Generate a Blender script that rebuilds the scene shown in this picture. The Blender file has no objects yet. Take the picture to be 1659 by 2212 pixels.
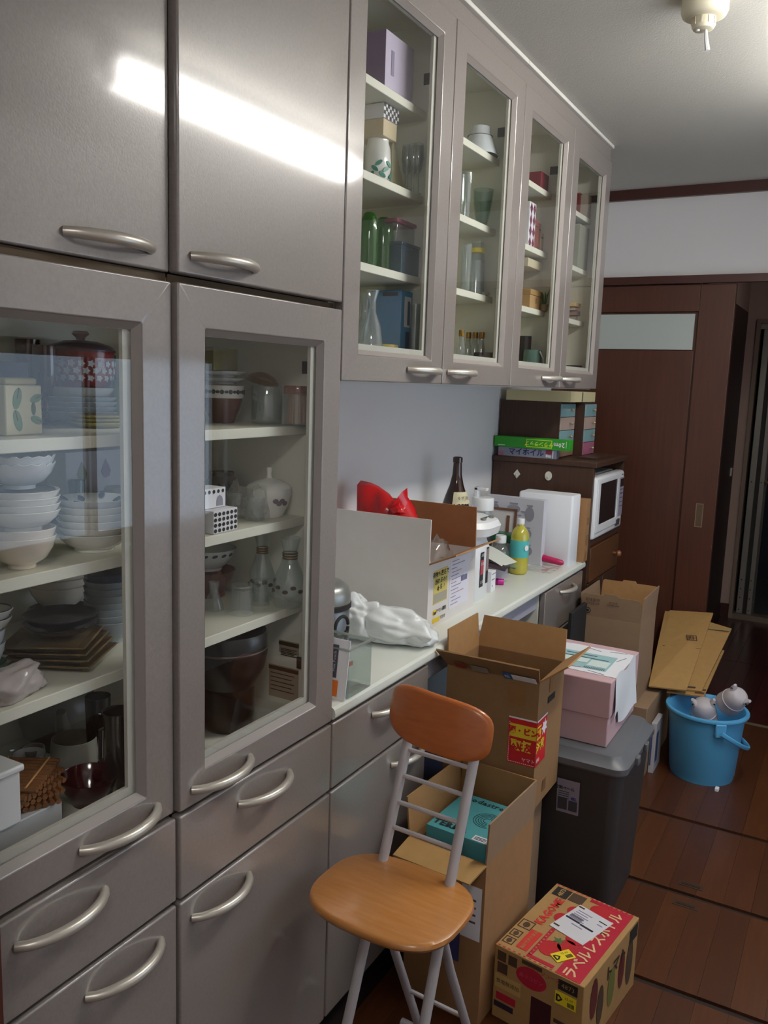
import bpy, bmesh, math, random
from mathutils import Vector, Matrix
random.seed(7)
D = bpy.data
SC = bpy.context.scene
COL = SC.collection
R = math.radians

# ---------------------------------------------------------------- camera
F = 1819.77                       # focal length in pixels of the 1659 x 2212 frame
CAM = Vector((0.88268, -0.94473, 1.45330))
YAW, PITCH, ROLL = R(29.1476), R(-8.7984), R(1.9613)
fwd = Vector((-math.sin(YAW)*math.cos(PITCH), math.cos(YAW)*math.cos(PITCH), math.sin(PITCH)))
rt0 = Vector((math.cos(YAW), math.sin(YAW), 0)); up0 = rt0.cross(fwd)
rgt = math.cos(ROLL)*rt0 + math.sin(ROLL)*up0
upv = -math.sin(ROLL)*rt0 + math.cos(ROLL)*up0
cd = D.cameras.new('camera'); cd.sensor_fit = 'AUTO'; cd.sensor_width = 36; cd.lens = F*36/2212
cd.clip_start = 0.02
cam = D.objects.new('camera', cd); COL.objects.link(cam)
cam.matrix_world = Matrix(((rgt.x, upv.x, -fwd.x, CAM.x), (rgt.y, upv.y, -fwd.y, CAM.y), (rgt.z, upv.z, -fwd.z, CAM.z), (0, 0, 0, 1)))
SC.camera = cam

# ---------------------------------------------------------------- light
SC.view_settings.view_transform = 'Standard'; SC.view_settings.look = 'None'
SC.view_settings.gamma = 1; SC.view_settings.use_curve_mapping = False
SC.view_settings.exposure = 0.25
SKY = 2.4                        # overcast daylight outside the sink window
TUBE = 37.0                       # the fluorescent lamp on the ceiling
FILL = 18.0                       # strength of the unseen fill lamp added behind the camera
w = D.worlds.new('sky'); SC.world = w; w.use_nodes = True
w.node_tree.nodes['Background'].inputs[0].default_value = (0.66, 0.82, 1.0, 1)
w.node_tree.nodes['Background'].inputs[1].default_value = SKY
WY0, WY1, WZ0, WZ1, WX = 0.70, 2.30, 0.72, 1.57, 1.80       # window in the wall behind the photographer's right
pl = D.lights.new('window_portal', 'AREA'); pl.shape = 'RECTANGLE'; pl.size = WZ1-WZ0; pl.size_y = WY1-WY0
pl.cycles.is_portal = True
po = D.objects.new('window_portal', pl); COL.objects.link(po)
po.location = (WX-.002, (WY0+WY1)/2, (WZ0+WZ1)/2); po.rotation_euler = (0, R(90), 0)
SC.cycles.max_bounces = 12; SC.cycles.diffuse_bounces = 6; SC.cycles.transparent_max_bounces = 24
SC.cycles.caustics_reflective = False; SC.cycles.caustics_refractive = False
SC.cycles.sample_clamp_indirect = 4.0

# ---------------------------------------------------------------- pixels to places
def ray(px, py): return rgt*((px-829.5)/F) - upv*((py-1106)/F) + fwd
def at(px, py, ax, v):
    d = ray(px, py); return CAM + d*((v-CAM[ax])/d[ax])
def AX(px, py, v=0.): return at(px, py, 0, v)
def AY(px, py, v): return at(px, py, 1, v)
def AZ(px, py, v=0.): return at(px, py, 2, v)
def depth(p): return (Vector(p)-CAM).dot(fwd)
def hgt(px, py, x, y):
    d = ray(px, py); h = Vector((d.x, d.y)); t = Vector((x-CAM.x, y-CAM.y)).dot(h)/h.length_squared
    return CAM.z + t*d.z

# ---------------------------------------------------------------- materials
def lin(c):
    if isinstance(c, str): c = tuple(int(c[i:i+2], 16)/255 for i in (0, 2, 4))
    return tuple((v/12.92 if v <= .04045 else ((v+.055)/1.055)**2.4) for v in c)
MATS = {}
def M(name, col, rough=.5, metal=0., spec=.5, coat=0., coat_r=.05, var=0., scale=20., stretch=(1, 1, 1), bump=0., bscale=200., col2=None, emit=0., alpha=1., trans=0., sss=0.):
    if name in MATS: return MATS[name]
    m = D.materials.new(name); m.use_nodes = True; nt = m.node_tree; b = nt.nodes['Principled BSDF']
    c = lin(col); b.inputs['Base Color'].default_value = (*c, 1)
    b.inputs['Roughness'].default_value = rough; b.inputs['Metallic'].default_value = metal
    b.inputs['Specular IOR Level'].default_value = spec
    b.inputs['Coat Weight'].default_value = coat; b.inputs['Coat Roughness'].default_value = coat_r
    if trans: b.inputs['Transmission Weight'].default_value = trans
    if emit:
        b.inputs['Emission Color'].default_value = (*c, 1); b.inputs['Emission Strength'].default_value = emit
    if var or col2:
        tc = nt.nodes.new('ShaderNodeTexCoord'); mp = nt.nodes.new('ShaderNodeMapping'); mp.inputs['Scale'].default_value = stretch
        nz = nt.nodes.new('ShaderNodeTexNoise'); nz.inputs['Scale'].default_value = scale; nz.inputs['Detail'].default_value = 6
        rp = nt.nodes.new('ShaderNodeValToRGB'); rp.color_ramp.elements[0].position = .3; rp.color_ramp.elements[1].position = .72
        c2 = lin(col2) if col2 else tuple(min(1, v*(1+var)) for v in c)
        c1 = c if col2 else tuple(v*(1-var) for v in c)
        rp.color_ramp.elements[0].color = (*c1, 1); rp.color_ramp.elements[1].color = (*c2, 1)
        nt.links.new(tc.outputs['Object'], mp.inputs[0]); nt.links.new(mp.outputs[0], nz.inputs['Vector'])
        nt.links.new(nz.outputs['Fac'], rp.inputs[0]); nt.links.new(rp.outputs[0], b.inputs['Base Color'])
    if bump:
        tc2 = nt.nodes.new('ShaderNodeTexCoord'); n2 = nt.nodes.new('ShaderNodeTexNoise'); n2.inputs['Scale'].default_value = bscale; n2.inputs['Detail'].default_value = 3
        bp = nt.nodes.new('ShaderNodeBump'); bp.inputs['Strength'].default_value = bump; bp.inputs['Distance'].default_value = .002
        nt.links.new(tc2.outputs['Object'], n2.inputs['Vector']); nt.links.new(n2.outputs['Fac'], bp.inputs['Height']); nt.links.new(bp.outputs[0], b.inputs['Normal'])
    MATS[name] = m; return m
def MG(name, tint=(1, 1, 1), gloss=1., rough=.02, ior=1.45, body=None, fac=0.):
    """thin clear sheet: lets light straight through, mirrors by Fresnel; body/fac add a milky or coloured share"""
    if name in MATS: return MATS[name]
    m = D.materials.new(name); m.use_nodes = True; nt = m.node_tree; nt.nodes.clear()
    out = nt.nodes.new('ShaderNodeOutputMaterial'); tr = nt.nodes.new('ShaderNodeBsdfTransparent'); gl = nt.nodes.new('ShaderNodeBsdfGlossy')
    fr = nt.nodes.new('ShaderNodeFresnel'); fr.inputs['IOR'].default_value = ior; mx = nt.nodes.new('ShaderNodeMixShader')
    tr.inputs[0].default_value = (*tint, 1); gl.inputs['Roughness'].default_value = rough; gl.inputs[0].default_value = (gloss, gloss, gloss, 1)
    base = tr
    if body:
        df = nt.nodes.new('ShaderNodeBsdfPrincipled'); df.inputs['Base Color'].default_value = (*lin(body), 1); df.inputs['Roughness'].default_value = .25
        m2 = nt.nodes.new('ShaderNodeMixShader'); m2.inputs[0].default_value = fac
        nt.links.new(tr.outputs[0], m2.inputs[1]); nt.links.new(df.outputs[0], m2.inputs[2]); base = m2
    ge = nt.nodes.new('ShaderNodeNewGeometry'); ma = nt.nodes.new('ShaderNodeMath'); ma.operation = 'SUBTRACT'; ma.use_clamp = True
    nt.links.new(fr.outputs[0], ma.inputs[0]); nt.links.new(ge.outputs['Backfacing'], ma.inputs[1]); nt.links.new(ma.outputs[0], mx.inputs[0]); nt.links.new(base.outputs[0], mx.inputs[1]); nt.links.new(gl.outputs[0], mx.inputs[2]); nt.links.new(mx.outputs[0], out.inputs[0])
    MATS[name] = m; return m

pearl = M('pearl_taupe', '867e7a', .34, 0, .5, 1.0, .085, var=.06, scale=170, bump=.10, bscale=300)
pearl_low = pearl
trim_in = M('bead_cream', 'c2c0b6', .4)
satin = M('satin_nickel', 'c6c0b5', .35, .55)
cream = M('cabinet_inside', 'e6e5d8', .5)
shelf_m = M('shelf_cream', 'e0dfd0', .45)
gapm = M('gap_brown', '4d3b22', .7)
white_wall = M('wallpaper_white', 'dddcde', .85, bump=.25, bscale=350)
ceil_m = M('ceiling_white', 'c9c7c1', .9, bump=.35, bscale=260)
brown_door = M('brown_veneer', '4e2b1e', .4, var=.12, scale=6, stretch=(14, 14, .7), coat=.15, coat_r=.25)
brown_trim = M('brown_trim', '42201a', .4, coat=.2, coat_r=.2)
dark_wood = M('dark_walnut', '41291d', .45, var=.2, scale=8, stretch=(16, 16, .8))
counter_m = M('worktop_marble', 'dfe1d8', .28, col2='d2d6cf', scale=3.5, bump=.02, bscale=60)
card = M('cardboard', '977049', .85, var=.05, scale=40, bump=.1, bscale=300)
card_in = M('cardboard_inside', '9c754a', .85, var=.05, scale=40)
card2 = M('cardboard_grey_brown', '8d735a', .85, var=.04, scale=40)
card3 = M('cardboard_yellow', 'a8834f', .8, var=.05, scale=30)
paper = M('paper_white', 'e4e4ea', .7)
white_card = M('white_carton', 'd8d3d0', .7, var=.02, scale=30)
black = M('print_black', '1d1a18', .7)
print_brown = M('print_brown', '4a3524', .8)
red = M('print_red', 'c4141c', .55)
yellow = M('print_yellow', 'e0c22c', .55)
yellow2 = M('sticker_yellow', 'ead42a', .5)
ceramic = M('ceramic_white', 'ecece8', .15, coat=.3)
ceramic_w = M('ceramic_warm', 'e6dccf', .18, coat=.3)
ceramic_b = M('ceramic_bluewhite', 'dbe1e6', .15, coat=.3, var=.06, scale=60)
white_pl = M('white_plastic', 'e6e8ea', .3)
chair_pipe = M('chair_grey_paint', 'b9b5b8', .35, .1, coat=.2)
beech = M('seat_beech', 'b07236', .33, col2='bd8147', scale=5, stretch=(3, 22, 22), coat=.35, coat_r=.15)
beech_b = M('backrest_beech', 'b3622b', .33, col2='a65826', scale=5, stretch=(3, 22, 22), coat=.4, coat_r=.15)
pane_m = MG('cabinet_glass', (.985, .99, .988), 1., .01, 1.5)
clear = MG('clear_glass', (.95, .97, .97), 1., .04, 1.8, 'dfe8e8', .09)
clear2 = MG('smoky_glass', (.88, .91, .91), 1., .04, 2.0, 'd5dcdc', .14)
gold_glass = MG('amber_glass', (.80, .62, .35), 1., .03, 1.6, '8a6a2a', .35)
film = MG('cellophane', (.92, .92, .9), 1., .08, 1.7, 'd5d5d0', .12)
acrylic = MG('acrylic_clear', (.9, .93, .92), 1., .02, 1.5, 'cfd6d2', .10)

# ---------------------------------------------------------------- mesh building
class MB:
    def __init__(s): s.v = []; s.f = []
    def add(s, vs, fs):
        o = len(s.v); s.v += [Vector(v) for v in vs]; s.f += [tuple(i+o for i in f) for f in fs]; return s
    def box(s, x0, y0, z0, x1, y1, z1):
        return s.add([(x0, y0, z0), (x1, y0, z0), (x1, y1, z0), (x0, y1, z0), (x0, y0, z1), (x1, y0, z1), (x1, y1, z1), (x0, y1, z1)],
                     [(3, 2, 1, 0), (4, 5, 6, 7), (0, 1, 5, 4), (1, 2, 6, 5), (2, 3, 7, 6), (3, 0, 4, 7)])
    def slab(s, o, u, v, w, h, t):
        """board with one corner at o, edges u*w and v*h, thickness t along u x v"""
        o = Vector(o); u = Vector(u).normalized(); v = Vector(v).normalized(); n = u.cross(v).normalized()
        p = [o, o+u*w, o+u*w+v*h, o+v*h]; p += [q+n*t for q in p]
        return s.add(p, [(3, 2, 1, 0), (4, 5, 6, 7), (0, 1, 5, 4), (1, 2, 6, 5), (2, 3, 7, 6), (3, 0, 4, 7)])
    def poly(s, o, u, v, pts, t=.0004):
        """flat outline pts in the frame o,u,v with thickness t"""
        o = Vector(o); u = Vector(u).normalized(); v = Vector(v).normalized(); n = u.cross(v)
        k = len(pts); a = [o+u*x+v*y for x, y in pts]; b = [q+n*t for q in a]
        return s.add(a+b, [tuple(range(k-1, -1, -1)), tuple(range(k, 2*k))]+[(i, (i+1) % k, (i+1) % k+k, i+k) for i in range(k)])
    def lathe(s, prof, n=36, c=(0, 0, 0), sx=1., sy=1.):
        vs = []; fs = []; rings = []
        for r, z in prof:
            if r < 1e-6: rings.append([len(vs)]); vs.append((c[0], c[1], c[2]+z))
            else:
                rings.append(list(range(len(vs), len(vs)+n)))
                vs += [(c[0]+sx*r*math.cos(2*math.pi*i/n), c[1]+sy*r*math.sin(2*math.pi*i/n), c[2]+z) for i in range(n)]
        for a, b in zip(rings, rings[1:]):
            if len(a) == 1 and len(b) == 1: continue
            for i in range(n):
                j = (i+1) % n
                if len(a) == 1: fs.append((a[0], b[j], b[i]))
                elif len(b) == 1: fs.append((a[i], a[j], b[0]))
                else: fs.append((a[i], a[j], b[j], b[i]))
        return s.add(vs, fs)
    def tube(s, pts, r, n=10, flat=1.):
        pts = [Vector(p) for p in pts]; vs = []; fs = []; k = len(pts)
        nrm = None
        for i, p in enumerate(pts):
            d = (pts[min(i+1, k-1)]-pts[max(i-1, 0)]).normalized()
            if nrm is None:
                nrm = d.cross(Vector((0, 0, 1)))
                if nrm.length < .1: nrm = d.cross(Vector((1, 0, 0)))
            nrm = (nrm-d*nrm.dot(d)).normalized(); bn = d.cross(nrm)
            rr = r[i] if isinstance(r, (list, tuple)) else r
            vs += [p+nrm*rr*math.cos(2*math.pi*j/n)+bn*rr*flat*math.sin(2*math.pi*j/n) for j in range(n)]
        for i in range(k-1):
            for j in range(n):
                a = i*n+j; b = i*n+(j+1) % n; fs.append((a, b, b+n, a+n))
        fs += [tuple(range(n-1, -1, -1)), tuple(range((k-1)*n, k*n))]
        return s.add(vs, fs)
    def ring(s, x0, x1, o, i):
        """flat frame in the y,z plane: outer o=(y0,z0,y1,z1), inner i, from x0 to x1"""
        P = lambda b: [(b[0], b[1]), (b[2], b[1]), (b[2], b[3]), (b[0], b[3])]
        vs = [(x, y, z) for x in (x0, x1) for b in (o, i) for y, z in P(b)]; fs = []
        for k in range(4):
            j = (k+1) % 4
            fs += [(k, k+4, j+4, j), (8+k, 8+j, 12+j, 12+k), (k, j, 8+j, 8+k), (4+k, 12+k, 12+j, 4+j)]
        return s.add(vs, fs)
    def bead(s, x0, x1, o, i):
        """sloping moulding from rectangle o at depth x1 down to rectangle i at depth x0"""
        P = lambda b: [(b[0], b[1]), (b[2], b[1]), (b[2], b[3]), (b[0], b[3])]
        vs = [(x1, y, z) for y, z in P(o)]+[(x0, y, z) for y, z in P(i)]+[(x0, y, z) for y, z in P(o)]; fs = []
        for k in range(4):
            j = (k+1) % 4; fs += [(k, j, j+4, k+4), (k+4, j+4, j+8, k+8), (k, k+8, j+8, j)]
        return s.add(vs, fs)
    def build(s, name, mat, parent=None, bevel=0., seg=2, smooth=False, ang=40):
        me = D.meshes.new(name); bm = bmesh.new(); vv = [bm.verts.new(v) for v in s.v]
        for f in s.f:
            try: bm.faces.new([vv[i] for i in f])
            except ValueError: pass
        bmesh.ops.recalc_face_normals(bm, faces=bm.faces[:])
        if bevel:
            for f in bmesh.ops.bevel(bm, geom=bm.edges[:], offset=bevel, segments=seg, affect='EDGES', profile=.5)['faces']: f.smooth = True
        bm.to_mesh(me); bm.free()
        if smooth:
            for p in me.polygons: p.use_smooth = True
            me.set_sharp_from_angle(angle=R(ang))
        return link(name, me, mat, parent)
def link(name, me, mat, parent=None):
    o = D.objects.new(name, me); COL.objects.link(o)
    if mat: me.materials.clear(); me.materials.append(mat)
    if parent: o.parent = parent
    return o
def tag(o, label, cat, group=None):
    o['label'] = label; o['category'] = cat
    if group: o['group'] = group
    return o
def thing(name, label, cat, loc=(0, 0, 0), rz=0., group=None, rot=None):
    o = D.objects.new(name, None); COL.objects.link(o); o.location = loc; o.rotation_euler = rot or (0, 0, rz); o.empty_display_size = .05
    return tag(o, label, cat, group)
def struct(o): o['kind'] = 'structure'; return o
def lab(o, s): o['label'] = s; return o
def dup(o, loc, rz=None, label=None, parent=None):
    c = o.copy(); COL.objects.link(c)
    if parent: c.parent = parent
    c.location = loc
    if rz is not None: c.rotation_euler = (0, 0, rz)
    if label: c['label'] = label
    for ch in o.children:
        d = ch.copy(); COL.objects.link(d); d.parent = c
        for g in ch.children:
            e = g.copy(); COL.objects.link(e); e.parent = d
    return c
def text(body, size, o, u, v, mat, parent, name='lettering', wide=1., align='CENTER', bold=0.):
    """flat lettering: baseline centre at o, running along u, upright along v"""
    cu = D.curves.new(name, 'FONT'); cu.body = body; cu.size = size; cu.align_x = align; cu.align_y = 'CENTER'; cu.resolution_u = 1
    cu.offset = bold
    tmp = D.objects.new('lettering_source', cu); COL.objects.link(tmp)
    bpy.context.view_layer.update()
    me = D.meshes.new_from_object(tmp.evaluated_get(bpy.context.evaluated_depsgraph_get()))
    D.objects.remove(tmp); D.curves.remove(cu)
    u = Vector(u).normalized(); v = Vector(v).normalized(); n = u.cross(v).normalized(); o = Vector(o)+n*.0008
    me.transform(Matrix(((u.x*wide, v.x, n.x, o.x), (u.y*wide, v.y, n.y, o.y), (u.z*wide, v.z, n.z, o.z), (0, 0, 0, 1))))
    return link(name, me, mat, parent)
def decal(name, mat, o, u, v, w, h, parent, t=.0005):
    return MB().slab(o, u, v, w, h, t).build(name, mat, parent)
def ell(cx, cy, a, b, n=20, t0=0.): return [(cx+a*math.cos(t0+2*math.pi*i/n), cy+b*math.sin(t0+2*math.pi*i/n)) for i in range(n)]
def blob(name, mat, loc, sx, sy, sz, amp, seed, parent=None, sub=3, freq=3., flat=.0, sharp=False, crease=1.):
    """crumpled bag or cloth: a sphere pushed about by folded noise, flattened underneath"""
    from mathutils import noise
    bm = bmesh.new(); bmesh.ops.create_icosphere(bm, subdivisions=sub, radius=1)
    for q in bm.verts:
        n = q.co.normalized(); q0 = noise.noise(n*freq+Vector((seed, seed*1.7, 0))); d = crease*(abs(q0)*2-.5)+(1-crease)*q0*1.6+.5*noise.noise(n*freq*2.3+Vector((0, seed, seed)))
        k = 1+amp*d; q.co = Vector((n.x*sx*k, n.y*sy*k, max(n.z*sz*k, -flat*sz)))
    me = D.meshes.new(name); bm.to_mesh(me); bm.free()
    if not sharp:
        for p in me.polygons: p.use_smooth = True
    o = link(name, me, mat, parent); o.location = loc; return o
UX, UY, UZ = Vector((1, 0, 0)), Vector((0, 1, 0)), Vector((0, 0, 1))

# ================================================================ the room
XW, YF, YB, XR, ZC = -.42, 2.98, -1.9, 1.80, 2.325
wall_l = struct(MB().box(XW-.1, YB, 0, XW, YF+.04, ZC+.05).build('wall_left', white_wall))
wb = MB().box(XW, YF, 1.93, XR, YF+.10, ZC+.05).box(1.22, YF, 0, XR, YF+.10, 1.93).box(XW, YF+.05, 0, .15, YF+.10, 1.93)
wall_b = struct(wb.build('wall_back', white_wall))
wr = MB().box(XR, YB, 0, XR+.12, YF+.1, WZ0).box(XR, YB, WZ1, XR+.12, YF+.1, ZC+.05).box(XR, YB, WZ0, XR+.12, WY0, WZ1).box(XR, WY1, WZ0, XR+.12, YF+.1, WZ1)
wall_r = struct(wr.build('wall_right', white_wall))
wall_f = struct(MB().box(XW, YB-.1, 0, XR, YB, ZC+.05).build('wall_front', white_wall))
ceil = struct(MB().box(XW, YB, ZC, XR, YF, ZC+.05).build('ceiling', ceil_m))
# window over the sink, opposite the cupboards: aluminium frame, two sashes
win = struct(MB().ring(XR+.03, XR+.07, (WY0, WZ0, WY1, WZ1), (WY0+.03, WZ0+.03, WY1-.03, WZ1-.03)).build('window_1', satin))
ym = (WY0+WY1)/2
for a, b, x in ((WY0+.03, ym+.02, XR+.035), (ym-.02, WY1-.03, XR+.055)):
    MB().ring(x-.008, x+.008, (a, WZ0+.03, b, WZ1-.03), (a+.03, WZ0+.06, b-.03, WZ1-.06)).build('sash', satin, win)
    MB().box(x-.002, a+.03, WZ0+.06, x+.002, b-.03, WZ1-.06).build('pane', MG('window_glass', (.96, .97, .98), 1., .01, 1.45), win)
MB().box(XR-.02, WY0-.02, WZ0-.02, XR+.03, WY1+.02, WZ0).build('window_sill', white_pl, win)

# floor: dark slab with planks laid on it; the joints across are the lids of the underfloor store
floor = struct(MB().box(XW, YB, -.06, XR, YF+.02, -.008).build('floor', M('floor_joint', '21130d', .8)))
pk = [M('floor_plank_%s' % n, a, .38, col2=b, scale=4, stretch=(16, 1.2, 1), coat=.2, coat_r=.22, bump=.06, bscale=90) for n, a, b in
      (('chestnut', '48260f', '552f15'), ('russet', '462511', '502b15'), ('umber', '41210f', '4b2814'))]
PW = .0757
def planks(x0, x1, y0, y1, mats, parent, gap=.0003):
    n = int(round((x1-x0)/PW))
    for i in range(n):
        a = x0+i*PW
        MB().box(a+gap, y0, -.0075, a+PW-gap, y1, 0).build('plank', mats[(i*7+int(y0*5)) % len(mats)], parent)
for y0, y1 in ((YB, 1.040), (1.064, 1.476), (1.498, 1.930), (1.951, YF)):
    planks(-.0, XR, y0, y1, pk, floor)
for y in (1.433, 1.543):     # recessed pulls of the two lids
    c = AZ(1497 if y > 1.5 else 1482, 1900 if y > 1.5 else 1950)
    h = MB().box(c.x-.035, y-.013, -.001, c.x+.035, y+.013, .0012).build('hatch_pull', M('pull_bronze', '4a372a', .4, .3), floor)
    MB().box(c.x-.026, y-.006, .001, c.x+.026, y+.004, .0022).build('pull_slot', M('pull_dark', '2a1c14', .5), h)
MB().box(XW, YF+.005, -.004, 1.22, YF+.022, .003).build('threshold', M('threshold_brass', '8c7a63', .35, .4), floor)

# far end: crown moulding, lintel, sliding door
struct(MB().box(XW, YF-.022, 2.281, XR, YF, ZC).build('trim_1', brown_trim))
struct(MB().box(XW, YF-.03, 1.917, XR, YF, 1.95).build('trim_2', brown_trim))
d1 = struct(MB().box(XW+.005, YF+.012, .005, .366, YF+.03, 1.915).build('door_1', brown_door))
sx0, sx1 = .222, .366
MB().box(sx0, YF-.004, .005, sx1, YF+.012, 1.915).build('stile', brown_door, d1, bevel=.002)
MB().box(XW+.005, YF-.004, 1.80, sx0, YF+.012, 1.915).build('top_rail', brown_door, d1, bevel=.002)
MB().box(XW+.005, YF-.004, .005, sx0, YF+.012, .16).build('bottom_rail', brown_door, d1, bevel=.002)
MB().box(XW+.005, YF+.004, .16, sx0-.008, YF+.012, 1.632).build('panel', brown_door, d1, bevel=.002)
MB().box(XW+.005, YF+.005, 1.636, .207, YF+.011, 1.79).build('pane', M('frosted_glass', 'b9c2bf', .35), d1)
p = MB().ring(0, .003, (-.016, -.053, .016, .053), (-.0125, -.0495, .0125, .0495))
pull = p.build('finger_pull', M('pull_brass', 'a08c72', .35, .7), d1)
pull.matrix_local = Matrix.Translation((.300, YF-.0045, .913)) @ Matrix.Rotation(R(-90), 4, 'Z')
MB().box(.2875, YF-.006, .864, .3125, YF-.0042, .962).build('pull_recess', M('pull_recess', '6d5a48', .4, .5), d1)

# passage behind the sliding door and the bathroom at its end
YH = 4.87
pass_wall = M('passage_wall', 'b49d94', .8)
struct(MB().box(.10, YF+.04, 0, .20, YH, ZC).build('wall_passage_left', pass_wall))
struct(MB().box(1.30, YF+.1, 0, 1.40, YH, ZC).build('wall_passage_right', pass_wall))
struct(MB().box(.1, YF+.1, ZC, 1.4, YH, ZC+.05).build('ceiling_passage', ceil_m))
struct(MB().box(.10, YH, 0, .264, YH+.08, ZC).box(.264, YH, 1.915, 1.4, YH+.08, ZC).box(1.0, YH, 0, 1.4, YH+.08, 1.915).build('wall_passage_end', pass_wall))
fl2 = struct(MB().box(.1, YF+.022, -.06, 1.4, YH, -.008).build('floor_passage', M('floor_joint_pale', '6a5348', .7)))
hk = [M('passage_plank_%s' % n, a, .3, col2=b, scale=4, stretch=(14, 1.2, 1), coat=.3, coat_r=.15) for n, a, b in (('wine', '3c1614', '461c18'), ('maroon', '351312', '401917'))]
planks(.2, 1.30, YF+.024, 3.90, hk, fl2, .0006); planks(.2, 1.30, 3.904, YH, hk[::-1], fl2, .0006)
d3 = struct(MB().box(.20, 3.15, .0, .216, 4.74, 1.945).build('door_3', M('passage_door', '2b1512', .45)))
MB().box(.216, 4.60, .95, .225, 4.63, 1.0).build('door_handle', satin, d3)
struct(MB().box(.2, 4.74, 0, .206, YH, .09).build('baseboard_passage', brown_trim))
struct(MB().box(.206, YH-.006, 0, .258, YH, .09).build('baseboard_passage_end', brown_trim))
fr = M('bath_frame_beige', '8d7a6d', .5); alu = M('bath_aluminium', '9b9891', .35, .4)
d2 = struct(MB().box(.258, YH-.02, 0, .282, YH+.06, 1.915).box(.98, YH-.02, 0, 1.0, YH+.06, 1.915).box(.282, YH-.02, 1.89, .98, YH+.06, 1.915).build('door_2', fr))
MB().box(.282, YH-.02, 0, .98, YH+.06, .035).build('sill', M('bath_sill', '7d6d60', .4), d2)
MB().box(.282, YH+.0, 1.855, .98, YH+.04, 1.89).build('head_rail', alu, d2)
for a, b in ((.300, .338), (.362, .392)):
    s = MB().box(a, YH+.005, .035, b, YH+.035, 1.855).build('door_stile', alu, d2, bevel=.003)
    for z in (.06, .14, .20, .26, .90):
        MB().lathe([(0, 0), (.004, 0), (.004, .001), (0, .001)], 10).build('screw', black, s).matrix_local = Matrix.Translation(((a+b)/2-.004, YH+.0045, z)) @ Matrix.Rotation(R(90), 4, 'X')
MB().box(.338, YH+.012, .035, .362, YH+.02, 1.855).build('gasket', M('bath_gasket', '23211e', .6), d2)
MB().box(.392, YH+.016, .035, .405, YH+.03, 1.855).build('leaf_edge', M('bath_panel', '55524c', .3), d2)
MB().tube([(.395, YH+.01, .905), (.41, YH-.03, .905), (.44, YH-.045, .918)], [.009, .008, .006]).build('door_handle', M('bath_handle', '9d7f62', .4), d2, smooth=True)
bw = M('bathroom_dark', '2a2f38', .6)
struct(MB().box(.1, YH+.08, 0, .2, 6.3, ZC).box(1.4, YH+.08, 0, 1.5, 6.3, ZC).box(.1, 6.2, 0, 1.5, 6.3, ZC).build('wall_bathroom', M('bathroom_blue', '1c2338', .6)))
struct(MB().box(.1, YH+.06, -.06, 1.5, 6.3, .02).build('floor_bathroom', M('bathroom_floor', '4a4d50', .5)))
struct(MB().box(.1, YH+.08, ZC, 1.5, 6.3, ZC+.05).build('ceiling_bathroom', bw))
st = thing('bath_stool', 'pale plastic bath stool standing on the dark bathroom floor', 'stool', (.62, 5.35, .02))
MB().lathe([(0, .27), (.14, .27), (.155, .262), (.16, .245), (.15, .24), (0, .245)], 28).build('seat', M('stool_plastic', '8d8f90', .4), st, smooth=True)
for i in range(4):
    a = R(45+90*i); c, s_ = math.cos(a), math.sin(a)
    MB().tube([(c*.125, s_*.125, .25), (c*.15, s_*.15, .10), (c*.16, s_*.16, 0)], [.035, .03, .025], 8).build('leg', MATS['stool_plastic'], st, smooth=True)

pz = thing('passage_fill_lamp', 'small unseen fill lamp added on the passage ceiling', 'lamp', (.85, 3.9, ZC))  # unseen lamp added to brighten the dark passage
MB().lathe([(0, 0), (.08, 0), (.08, -.015), (0, -.015)], 28).build('base', white_pl, pz)
em3 = D.materials.new('passage_fill_glow'); em3.use_nodes = True; em3.node_tree.nodes['Principled BSDF'].inputs['Emission Color'].default_value = (1, .9, .78, 1); em3.node_tree.nodes['Principled BSDF'].inputs['Emission Strength'].default_value = 9.0
MB().lathe([(.075, -.015), (.085, -.03), (.06, -.055), (0, -.06)], 28).build('shade', em3, pz, smooth=True)

# dark red upright at the edge of the view, in front of the first cupboard
struct(MB().box(.012, -.60, 0, .10, -.394, ZC).build('trim_3', M('upright_red_wood', '4a1f14', .5)))

# ceiling rose with its pull cord
cr = AZ(1523, 16, ZC-.02)
ro = thing('ceiling_rose', 'cream round ceiling rose with a short white pull cord', 'ceiling rose', (cr.x, cr.y, ZC))
rm = M('rose_cream', 'd8d2bc', .4)
MB().lathe([(0, 0), (.050, 0), (.051, -.028), (.047, -.038), (.038, -.043), (0, -.043)], 40).build('housing', rm, ro, smooth=True)
cp = MB().lathe([(0, -.042), (.025, -.042), (.025, -.060), (.022, -.066), (.017, -.068), (0, -.068)], 24).build('cap', rm, ro, smooth=True)
for i in range(10):
    a = 2*math.pi*i/10; MB().box(-.0015, .0245, -.059, .0015, .0265, -.044).build('rib', rm, cp).rotation_euler = (0, 0, a)
MB().lathe([(0, -.067), (.004, -.067), (.004, -.071), (0, -.0715)], 12, (-.010, -.008, 0)).build('button', white_pl, ro)
MB().tube([(.006, .0, -.067), (.008, .001, -.085), (.013, .001, -.112)], [.003, .0045, .006], 8).build('pull_cord', white_pl, ro, smooth=True)

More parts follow.
